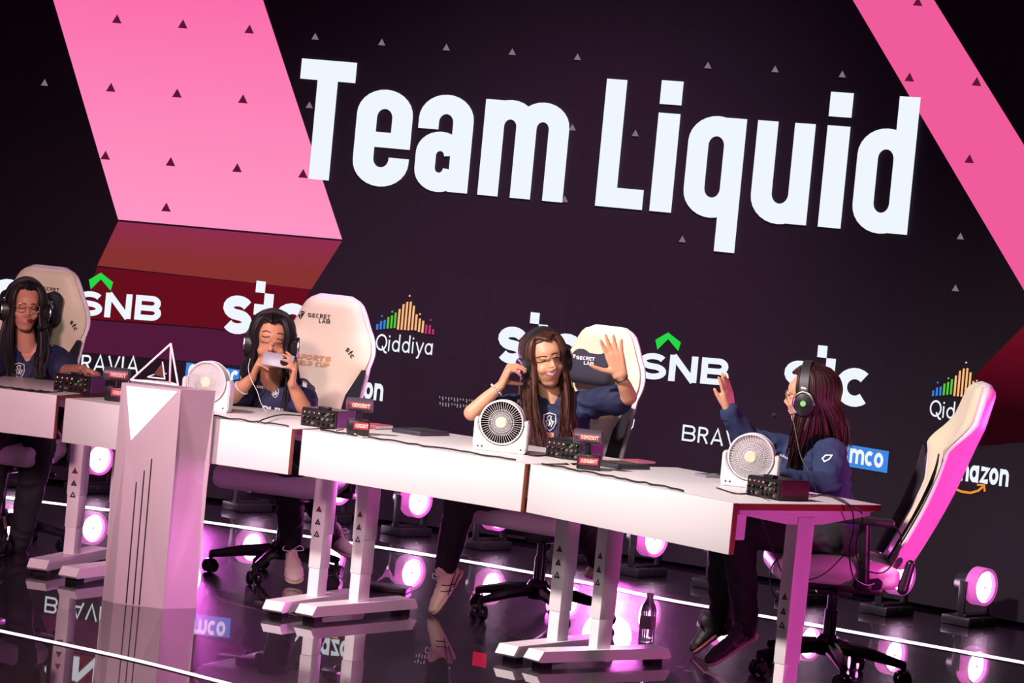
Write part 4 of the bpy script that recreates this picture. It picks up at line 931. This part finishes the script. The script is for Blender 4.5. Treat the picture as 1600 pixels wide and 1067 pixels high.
# ---- woman in profile on the right
Rh = frame((-.95, .28, -.10), (.06, 0, 1))
J = dict(pel=aY(1292, 835, 12.12), che=aY(1268, 735, 12.05), nec=aY(1275, 690, 12.05), head=aY(1264, 620, 12.02), Rh=Rh, sR=aY(1232, 708, 12.19), sL=aY(1297, 712, 11.90),
    eR=aY(1172, 692, 12.12), wR=aY(1141, 645, 12.06), eL=aY(1292, 762, 11.78), wL=aY(1222, 748, 11.66), hR=aY(1275, 838, 12.22), hL=aY(1300, 842, 12.0), kR=aY(1130, 822, 12.22), kL=aY(1152, 825, 12.0), aR=aY(1128, 975, 12.34), aL=aY(1166, 978, 12.08))
p4 = mk_person(J['pel'], 'woman in profile with long dark brown hair and navy jacket raising her hand')
hs = [dict(wr=J['wR'], d=aY(1136, 612, 12.05)-J['wR'], n=(-.8, .55, .05), side=1, curls=[(3, 4, 4), (0, 3, 3), (2, 4, 4), (6, 6, 6)], spread=(5, 1, -2, -5), thumb=(.9, .35, .3), s=1.0),
      dict(wr=J['wL'], d=(-.9, -.2, -.1), n=(0, 0, -1), side=1, curls=(25, 25, 15), s=.95)]
body, sh = clothed(p4, skinA, J, navy2, hs, sleeve='long', td=.105, s=.93)
tb = tree_of([body])
decal('eyelid_line', px_line([(1229, 618), (1234, 617.5)], 1.5), mat('dark_lash', (0, 0, 0)), p4, tb, .0015)
decal('lips', poly_quads([(1227.5, 637), (1233, 636.5), (1233, 641), (1228, 641)], 2), mat('rose_lips', srgb(190, 92, 96), .4, noise=(60, .1)), p4, tb, .0015)
glasses(p4, J['head'], Rh, .94)
hair(p4, J['head'], Rh, hairD, {-1: aY(1238, 728, 11.94), 1: aY(1240, 720, 12.2)}, {-1: aY(1318, 700, 11.98), 1: aY(1312, 705, 12.14)}, n=96, s=1.0, gap=66, wob=.006, seed=21, split=.36)
headset(J['head'], Rh, 1.02, 'black headset with grey band and green badge on the woman in profile', mic=-1, led=True)
ts_ = tree_of([sh])
decal('sleeve_emblem', subdiv_quads(ribbon([(1284, 717), (1290, 711), (1300, 711), (1296, 717), (1288, 721), (1285, 716)], 2.2), 3), decal_w, p4, ts_, .004)
decal('chest_print', subdiv_quads(fit_word('MALL', 1218, 712, 1232, 718, 4, .25, .1), 3), decal_w, p4, ts_, .004)
dk = mat('dark_suede_shoe', srgb(50, 44, 54), .6, noise=(30, .2))
shoe(p4, aY(1180, 992, 12.10), aY(1106, 1036, 12.03), (.25, 0, 1), dk, mat('cream_rubber', srgb(200, 176, 160), .6, noise=(30, .05)), lace=black_fab)
shoe(p4, aY(1130, 985, 12.36), aY(1084, 1018, 12.36), (.2, 0, 1), mat('black_suede_shoe', (.02, .016, .02), .6, noise=(30, .2)), mat('cream_rubber_pink_lit', srgb(130, 60, 80), .6, noise=(30, .05)), lace=black_fab)  # far shoe of the pair: shade and pink light put into its colours
ts_ = tree_of([q for o in p4.children if o.name.startswith('shoe') for q in [o]+[c for c in o.children if c.name.startswith('sole')]]); decal('grey_swoosh', subdiv_quads(ribbon([(1146, 1002), (1150, 1009), (1160, 1005), (1174, 988)], 2.6), 3), mat('grey_leather', srgb(110, 100, 112), .6, noise=(30, .05)), p4, ts_, .002)
# ================================================================ THINGS ON THE DESKS
fan_w = mat('white_fan_plastic', (.78, .76, .77), .4, noise=(30, .03)); fan_c = mat('pale_yellow_fan_cap', srgb(232, 226, 196), .45, noise=(30, .04)); fan_g = mat('grey_fan_blade', (.62, .60, .64), .5, noise=(30, .04))
def make_fan():
    r = empty('desk_fan'); R0 = .086; zc = .118
    cr_ = empty('tilt', (0, 0, zc)); bpy.data.objects.remove(cr_)
    m_ = MB()      # cradle: a thick U with a solid foot
    out = [(-.103, .0), (.103, .0), (.108, .03), (.108, .128), (.094, .136), (.090, .128)] + [(math.cos(t)*.0925, zc+math.sin(t)*.0925) for t in [math.radians(-5-170*i/18) for i in range(19)]] + [(-.090, .128), (-.094, .136), (-.108, .128), (-.108, .03)]
    m_.prism(out, .055, M.Translation((0, -.0275, 0))); bmesh.ops.bevel(m_.b, geom=[e for e in m_.b.edges if len(e.link_faces) == 2 and e.calc_face_angle() > .9], offset=.004, segments=2, affect='EDGES')
    st_ = m_.build('stand', fan_w, r)
    for x in (-.086, -.07, .086): MB().lathe([(.0, .0), (.0035, .0), (.0035, .0012), (.0, .0012)], 10, M.Translation((x, -.0278, .018)) @ M.Rotation(PI/2, 4, 'X')).build('screw_hole', black_pl, st_)
    for d in (-1, 1): MB().cone((d*.082, 0, zc), .008, (d*.094, 0, zc), .008, 12).build('pivot', fan_w, st_)
    g = MB(); rot = M.Translation((0, 0, zc)) @ M.Rotation(PI/2, 4, 'X')
    for y0, y1 in ((-.030, -.022), (.018, .026)):
        g.lathe([(R0, -y1), (R0+.003, -(y0+y1)/2), (R0, -y0), (R0-.004, -y0), (R0-.004, -y1), (R0, -y1)], 48, rot)
    g.lathe([(R0-.001, -.02), (R0+.001, -.02), (R0+.001, .024), (R0-.001, .024), (R0-.001, -.02)], 48, rot)
    for y in (-.032, .024):
        for k in range(48 if y < 0 else 24):
            a = 2*PI*k/(48 if y < 0 else 24); c1, s1 = math.cos(a), math.sin(a); a2 = a+.12; c2, s2 = math.cos(a2), math.sin(a2)
            g.tube([(c1*.022, y-.002, zc+s1*.022), (c2*(R0-.002), y+.004*(1 if y < 0 else -1), zc+s2*(R0-.002))], .00095, 4)
        for rr__ in (.032, .040, .050): g.tube([(math.cos(t)*rr__, y, zc+math.sin(t)*rr__) for t in [2*PI*i/36 for i in range(36)]], .0009, 4, True)
    gr = g.build('grille', fan_w, r)
    MB().lathe([(.0, .038), (.019, .038), (.023, .034), (.023, .028), (.0, .028)], 28, rot).build('grille_cap', fan_c, gr)
    for k in range(5):
        b_ = MB(); a = 2*PI*k/5; q = []
        for i in range(7):
            t = i/6; ra = .018+.048*t; w_ = .16+.22*t; row = []
            for j in range(5):
                u = j/4-.5; aa = a+u*2*w_+.3*t; row.append(b_.b.verts.new((math.cos(aa)*ra, u*.018, zc+math.sin(aa)*ra)))
            q.append(row)
        for i in range(6):
            for j in range(4): b_.b.faces.new((q[i][j], q[i+1][j], q[i+1][j+1], q[i][j+1]))
        bmesh.ops.solidify(b_.b, geom=b_.b.faces[:], thickness=.0015)
        b_.build('blade', fan_g, r)
    MB().cone((0, -.016, zc), .018, (0, .02, zc), .022, 20).build('motor_hub', fan_w, r)
    return r
f0 = make_fan()
for i, (px, py, rz_, lab) in enumerate(((781, 706, -.16, 'white desk fan in front of the waving woman'), (1170, 762, -.22, 'white desk fan in front of the woman in profile'), (322, 641, -.30, 'white desk fan half hidden behind the pedestal'))):
    o = f0 if i == 0 else copy_tree(f0); o.location = aZ(px, py, DH); o.location.z = DH; o.rotation_euler = (0, 0, rz_); tag(o, lab, 'fan', 'white desk fans')
# ---- mixers
mx_top = mat('mixer_face', (.02, .016, .018), .3, noise=(90, .3)); mx_side = mat('mixer_side_plum', srgb(120, 48, 130), .5, noise=(20, .1)); mx_side2 = mat('mixer_side_wine', srgb(84, 8, 44), .5, noise=(20, .1))
led_o = glow('orange_indicator', (1, .55, .25), 1.3); led_p = glow('pink_indicator', (1, .25, .5), 1.0); led_g = glow('green_indicator', (.1, .9, .2), 1.2); knob_g = mat('grey_knob', (.22, .17, .16), .35, .3, noise=(60, .1))
def make_mixer(side):
    r = empty('audio_mixer'); rnd = random.Random(5)
    b_ = MB().prism([(0, .0), (.148, .0), (.148, .07), (.135, .078), (.008, .078), (0, .07)], .17, M.Translation((-.085, 0, 0)) @ M.Rotation(0, 4, 'Z') @ M(((0, 1, 0, 0), (1, 0, 0, 0), (0, 0, 1, 0), (0, 0, 0, 1)))).build('case', black_pl, r)
    MB().box((0, -.0015, .038), (.164, .003, .068)).build('control_face', mx_top, r)
    for d in (-1, 1): MB().box((d*.0858, .074, .039), (.0018, .146, .072)).build('side_panel', side, r)
    for i in range(7):
        for j in range(3):
            x, z = -.070+.0225*i, .016+.022*j; k = rnd.random()
            if j == 2 and i < 4: MB().ell((x, -.004, z), (.0035, .002, .0035), n=8).build('indicator_light', led_o if k < .85 else led_p, r)
            else:
                kb = MB().cone((x, -.003, z), .0068, (x, -.013, z), .0055, 12).build('knob', knob_g if k < .45 else black_gl, r)
                if k > .7: MB().ell((x, -.0135, z+.003), (.0018, .001, .0018), n=6).build('knob_mark', led_o, kb)
    MB().ell((.028, -.004, .052), (.003, .002, .003), n=8).build('indicator_light', led_g, r)
    MB().box((.01, .02, .084), (.05, .03, .012), bev=.003).build('top_socket', black_pl, r)
    return r
ml = {2: 'small black audio mixer with knobs in front of the phone player', 3: 'small black audio mixer with lit knobs in front of the waving woman', 4: 'black audio mixer with wine red side at the right desk corner', 1: 'small black audio mixer beside the hand of the woman with glasses'}
for k, (px, py) in {1: (112, 613), 2: (498, 668), 3: (880, 717), 4: (1192, 778)}.items():
    m_ = make_mixer(mx_side2 if k == 4 else mx_side); p = aZ(px, py, DH); m_.location = (p.x, p.y, DH+.001); m_.rotation_euler = (0, 0, -DESK[k][2]); m_.scale = (1, 1, .95); tag(m_, ml[k], 'audio mixer', 'audio mixers on the desks')
# ---- small cylinder cameras on box bases
lab_m = mat('red_label', srgb(176, 44, 78), .45, emit=srgb(200, 60, 100), es=.10, noise=(40, .08)); lab_t = mat('label_print_cream', srgb(255, 226, 200), .5, noise=(40, .04)); gm_cam = mat('grey_camera_shell', srgb(92, 84, 96), .35, .3, noise=(40, .06))
for k, px, py, hx, hy, x0, x1, lab in ((2, 558, 679, 562, 633, 553, 576, 'small grey cylinder camera on a black base beside the mixer of the phone player'), (3, 919, 734, 919, 683, 905, 934, 'small grey cylinder camera on a black base beside the middle mixer'), (1, 180, 627, 182, 585, 174, 190, 'small grey cylinder camera just left of the white pedestal')):
    p = aZ(px, py, DH); r = empty('webcam', (p.x, p.y+.02, DH)); tag(r, lab, 'webcam', 'cylinder cameras on the desks'); r.rotation_euler = (0, 0, -.08 if k != 2 else .12)
    s_ = .00268 if k < 3 else .00262
    bb = MB().box((0, .0, .030), (.088, .075, .058), bev=.006).build('base', black_pl, r)
    zc = aY(hx, hy, p.y).z - DH; xo = aY(hx, hy, p.y).x - p.x
    MB().cone((xo*.6, 0, .055), .014, (xo, 0, zc-.012), .012, 12).build('neck', black_pl, r)
    hd = MB().lathe([(.0, -.054), (.024, -.054), (.028, -.050), (.028, .050), (.024, .054), (.0, .054)], 32, M.Translation((xo, 0, zc)) @ M.Rotation(PI/2, 4, 'Y')).build('camera_head', gm_cam, r)
    MB().lathe([(.0, -.0552), (.020, -.0552), (.020, -.0540), (.0, -.0540)], 24, M.Translation((xo, 0, zc)) @ M.Rotation(PI/2, 4, 'Y')).build('end_label', lab_m, hd)
    tt = tree_of([hd]); kx = 16 if k != 1 else 14
    decal('head_label', subdiv_quads([[(hx-kx+2, hy-5), (hx+kx+2, hy-2), (hx+kx+1, hy+7), (hx-kx+1, hy+4)]], 3), lab_m, hd, tt, .001)
    decal('head_lettering', subdiv_quads(fit_word('OBSBOT', hx-kx+4, hy+2.6, hx+kx, hy+5.6, 6.2, .22, .06), 3), lab_t, hd, tt, .003)
    tt = tree_of([bb]); by = py-16
    decal('base_label', subdiv_quads([[(x0, by-4), (x1+(2 if k == 3 else 0), by-2), (x1, by+9), (x0-1, by+7)]], 4), lab_m, bb, tt, .001)
    decal('base_lettering', subdiv_quads(fit_word('OBSBOT', x0+2, by+4.5, x1-1, by+6.5, 6, .22, .06), 4), lab_t, bb, tt, .003)
# ---- flat things
def slab(name, px, py, w_, d_, h_, rot, m, label, cat, z=DH, bev=.003, extra=None):
    p = aZ(px, py, z); r = MB().box((0, 0, h_/2), (w_, d_, h_), bev=bev).build(name, m); r.location = (p.x, p.y, z+.0005); r.rotation_euler = (0, 0, rot); tag(r, label, cat); return r
tab = mat('dark_slate_case', (.035, .033, .045), .5, noise=(30, .1))
o = slab('phone_tray', 657, 678, .15, .20, .018, -.62, tab, 'flat black tray on the middle desk, left of the fan', 'tray'); MB().box((0, 0, .0185), (.12, .17, .0015)).build('tray_pad', black_pl, o)
o = slab('phone_tray', 969, 730, .15, .18, .018, -.80, tab, 'flat black tray right of the middle cylinder camera', 'tray'); MB().box((0, 0, .0185), (.12, .15, .0015)).build('tray_pad', black_pl, o)
o = slab('notebook', 588, 669, .085, .12, .016, -.55, mat('rose_notebook_cover', srgb(168, 84, 96), .6, noise=(30, .06)), 'small rose coloured notebook behind the camera of the phone player', 'notebook'); MB().box((.001, 0, .008), (.084, .117, .010)).build('page_block', decal_w, o)
o = slab('notebook', 996, 723, .09, .12, .010, -.7, mat('rose_notebook_cover', (0, 0, 0)), 'small rose coloured notebook behind the right flat black tray', 'notebook'); MB().box((.001, 0, .005), (.089, .117, .006)).build('page_block', decal_w, o)
o = slab('smartphone', 1116, 745, .072, .145, .009, -.95, mat('phone_silver', (0, 0, 0)), 'smartphone lying flat on the right desk, left of the fan', 'phone'); MB().box((0, 0, .0094), (.066, .137, .0008)).build('screen', black_gl, o)
# ---- table-edge cables
def cable(pts, r_, label, name='cable', cat='cable', m=cable_m, plug=None):
    P_ = [V(p) for p in pts]; o_ = P_[0].copy(); c_ = MB().tube(catmull([p-o_ for p in P_], 6), r_, 6).build(name, m); c_.location = o_; tag(c_, label, cat); return c_
dz = DH+.004
for k, u0, u1, lab in ((4, .02, .80, 'black cable running along the front edge of the right desk'), (3, .06, 1.02, 'black cable running along the front edge of the middle desk'), (2, .55, 1.05, 'black cable along the front edge of the phone player desk'), (1, .55, 1.04, 'black cable along the front edge of the far left desk')):
    rnd = random.Random(k); n = 22; cable([dloc(k, u0+(u1-u0)*i/n, .012+rnd.uniform(-.004, .012), dz+rnd.uniform(0, .004)) for i in range(n+1)], .0036, lab)
cable([aZ(1120, 762, dz), aZ(1150, 771, dz), aZ(1175, 771, dz), aZ(1200, 777, dz+.01)], .0028, 'thin black cable from the front edge to the right mixer')
cable([aZ(403, 660, dz), aZ(412, 655, dz+.01), aZ(440, 648, dz+.01), aZ(480, 650, dz+.01)], .003, 'black cable curving to the mixer of the phone player')
cable([aZ(20, 607, dz), aZ(60, 612, dz), aZ(92, 612, dz+.004), aZ(108, 608, dz+.01)], .003, 'black cable curving to the far left mixer')
cable([aZ(812, 706, dz), aZ(835, 712, dz), aZ(858, 711, dz), aZ(878, 713, dz+.01)], .003, 'black cable from the fan to the middle mixer')
cable([aZ(524, 672, dz), aZ(536, 670, dz), aZ(548, 674, dz), aZ(562, 682, dz), aZ(575, 683, dz)], .0035, 'short cream cable below the camera of the phone player', m=mat('cream_cable', srgb(214, 196, 176), .5, noise=(30, .05)))
cable([aZ(870, 718, dz), aZ(885, 722, dz), aZ(895, 728, dz), aZ(903, 735, dz)], .003, 'short cream cable below the middle camera', m=mat('cream_cable', (0, 0, 0)))
cable([aZ(1262, 776, dz), aZ(1290, 773, dz), aZ(1318, 782, dz+.01), aY(1332, 800, 11.12), aY(1333, 830, 11.2), aY(1327, 860, 11.3), aY(1333, 900, 11.4), aY(1352, 914, 11.5), aY(1366, 912, 11.6)], .003, 'black cable looping off the right desk end')
cable([aZ(1256, 772, dz), aZ(1300, 776, dz), aZ(1330, 790, dz+.004), aY(1348, 806, 11.3), aY(1338, 850, 11.4), aY(1345, 885, 11.5), aY(1378, 895, 11.6), aY(1400, 872, 11.7), aY(1408, 840, 11.7), aY(1395, 820, 11.6), aY(1375, 815, 11.5)], .0028, 'long black cable hanging in a loop beside the right chair')
cable([aY(1188, 806, 11.2), aY(1200, 840, 11.25), aY(1212, 870, 11.3), aY(1226, 898, 11.35), aY(1260, 906, 11.4), aY(1290, 895, 11.5), aY(1318, 868, 11.6)], .0026, 'thin black cable sagging under the right desk')
cable([aY(1222, 865, 11.6), aY(1206, 885, 11.62), aY(1203, 910, 11.64), aY(1210, 930, 11.66), aY(1225, 938, 11.7)], .003, 'short black cable hanging behind the right desk leg')
cable([aY(1238, 648, 11.88), aY(1244, 680, 11.84), aY(1252, 715, 11.78), aY(1268, 745, 11.72), aY(1276, 770, 11.6)], .0026, 'headset cable running down the navy jacket')
cable([aY(391, 560, 13.06), aY(388, 575, 13.05), aY(392, 592, 13.02), aY(402, 612, 13.0), aY(408, 630, 13.0), aY(418, 646, 13.0)], .0014, 'thin white cable hanging from the phone', m=decal_w)
# ---- on the floor
b_ = empty('water_bottle', aZ(1009, 1004, 0)); b_.location.z = 0; tag(b_, 'clear plastic water bottle standing on the floor behind the desk foot', 'bottle')
clr = mat('clear_bottle_plastic', (.96, .92, .96), .08, trans=.9, noise=(40, .02))
MB().lathe([(.0, .0), (.030, .0), (.033, .006), (.031, .03), (.033, .05), (.031, .07), (.033, .09), (.031, .11), (.033, .13), (.030, .15), (.014, .18), (.013, .192), (.0, .192)], 24).build('bottle_body', clr, b_)
MB().lathe([(.0, .192), (.0155, .192), (.0155, .207), (.0, .207)], 20).build('bottle_cap', decal_w, b_)
MB().lathe([(.0338, .06), (.0342, .06), (.0342, .11), (.0338, .11), (.0338, .06)], 24).build('bottle_label', mat('pale_label', (.6, .5, .6), .5, noise=(60, .3)), b_)
p = aZ(606, 922, 0); o = MB().box((0, 0, .012), (.19, .13, .024), bev=.004).build('power_strip_box', black_pl); o.location = p; o.rotation_euler = (0, 0, -.2); tag(o, 'flat dark box on the floor with a tissue on it, behind the desk feet', 'box')
MB().box((0, 0, .0245), (.17, .11, .001)).build('box_lid', mat('dark_green_lid', (.03, .05, .04), .4, noise=(40, .2)), o)
t_m = MB(); rnd = random.Random(2); gd = [[t_m.b.verts.new(((i/6-.5)*.10, (j/5-.5)*.04+.02*math.sin(i), .012+.062*math.exp(-((i-2.6)/1.7)**2)*(.5+.5*j/5)+rnd.uniform(0, .006))) for j in range(6)] for i in range(7)]
for i in range(6):
    for j in range(5): t_m.b.faces.new((gd[i][j], gd[i+1][j], gd[i+1][j+1], gd[i][j+1]))
bmesh.ops.solidify(t_m.b, geom=t_m.b.faces[:], thickness=.002)
o = t_m.build('tissue', mat('pale_tissue', (.8, .72, .78), .8, noise=(30, .05)), ang=20); o.location = p + V((.0, 0, .016)); tag(o, 'crumpled pale tissue on the flat dark box', 'tissue')
for (x, y, a, lab) in ((1062, 1042, -.5, 'tiny pale paper scrap on the floor, left one'), (1075, 1048, -.1, 'tiny pale paper scrap on the floor, right one')):
    o = MB().box((0, 0, .001), (.03, .006, .002)).build('paper_scrap', decal_w); o.location = aZ(x, y, 0.0005); o.rotation_euler = (0, 0, a); tag(o, lab, 'paper scrap')
# ---- prints on the chairs
def backparts(ch, nm): return [o for e in ch.children if e.name.startswith('backrest') for o in e.children if o.name.startswith(nm)]
def emblem(x, y, k):
    A, B, C_, D = (x-8*k, y-7*k), (x+8*k, y-5.5*k), (x-1*k, y+9*k), (x, y-2*k)
    def ins(t, f=.82): g = (sum(p[0] for p in t)/3, sum(p[1] for p in t)/3); return [(g[0]+(p[0]-g[0])*f, g[1]+(p[1]-g[1])*f) for p in t]
    return [ins((A, B, D)), ins((B, C_, D)), ins((C_, A, D))]
def prints(ch, part, items):
    for o in backparts(ch, part):
        t = tree_of([o])
        for n, q, m in items: decal(n, subdiv_quads(q, 4), m, o, t, .003, .06)
ow = mat('orange_print_chair', srgb(214, 160, 110), .5, noise=(60, .1))
prints(ch2, 'back_cushion', [('emblem', emblem(470, 491.5, 1), decal_k), ('chair_lettering', fit_word('SECRET', 480.5, 495, 516, 498.5, 6.5, .2, .16) + fit_word('LAB', 498, 504, 515.5, 505.5, 6.5, .2, .16), decal_k),
    ('chair_lettering', fit_word('stc', 539, 546, 549, 561, 9, .2, .1, perp=True), decal_k), ('cup_lettering', fit_word('ESPORTS', 450, 558, 517, 565, 7.5, .26, .08, .3) + fit_word('WORLD CUP', 448, 567, 513, 574, 7, .26, .08, .3), ow)])
prints(ch1, 'back_cushion', [('emblem', emblem(53, 449, .85), decal_k), ('chair_lettering', fit_word('SECRET', 61, 452.5, 92, 456, 5.5, .2, .16), decal_k), ('chair_lettering', fit_word('stc', 108, 503, 117, 518, 8, .2, .1, perp=True), decal_k), ('cup_lettering', fit_word('CUP', 82, 512, 90, 514, 5, .2, .1), ow)])
prints(ch1, 'head_pillow', [('pillow_lettering', fit_word('SECRET', 50, 475, 83, 476.5, 5.5, .2, .16) + fit_word('LAB', 66, 482, 83, 482.6, 5.5, .2, .16), decal_w)])
prints(ch3, 'head_pillow', [('emblem', emblem(894.5, 558, .8), decal_w), ('pillow_lettering', fit_word('SECRET', 900, 561, 929, 564, 5.5, .2, .14) + fit_word('LAB', 912, 569.5, 927, 571, 5.5, .2, .14), decal_w)])
prints(ch3, 'back_cushion', [('chair_lettering', fit_word('stc', 955, 605, 966, 612, 6, .2, .1, perp=True), decal_k)])
#BODY
bpy.data.scenes.remove(TMP)
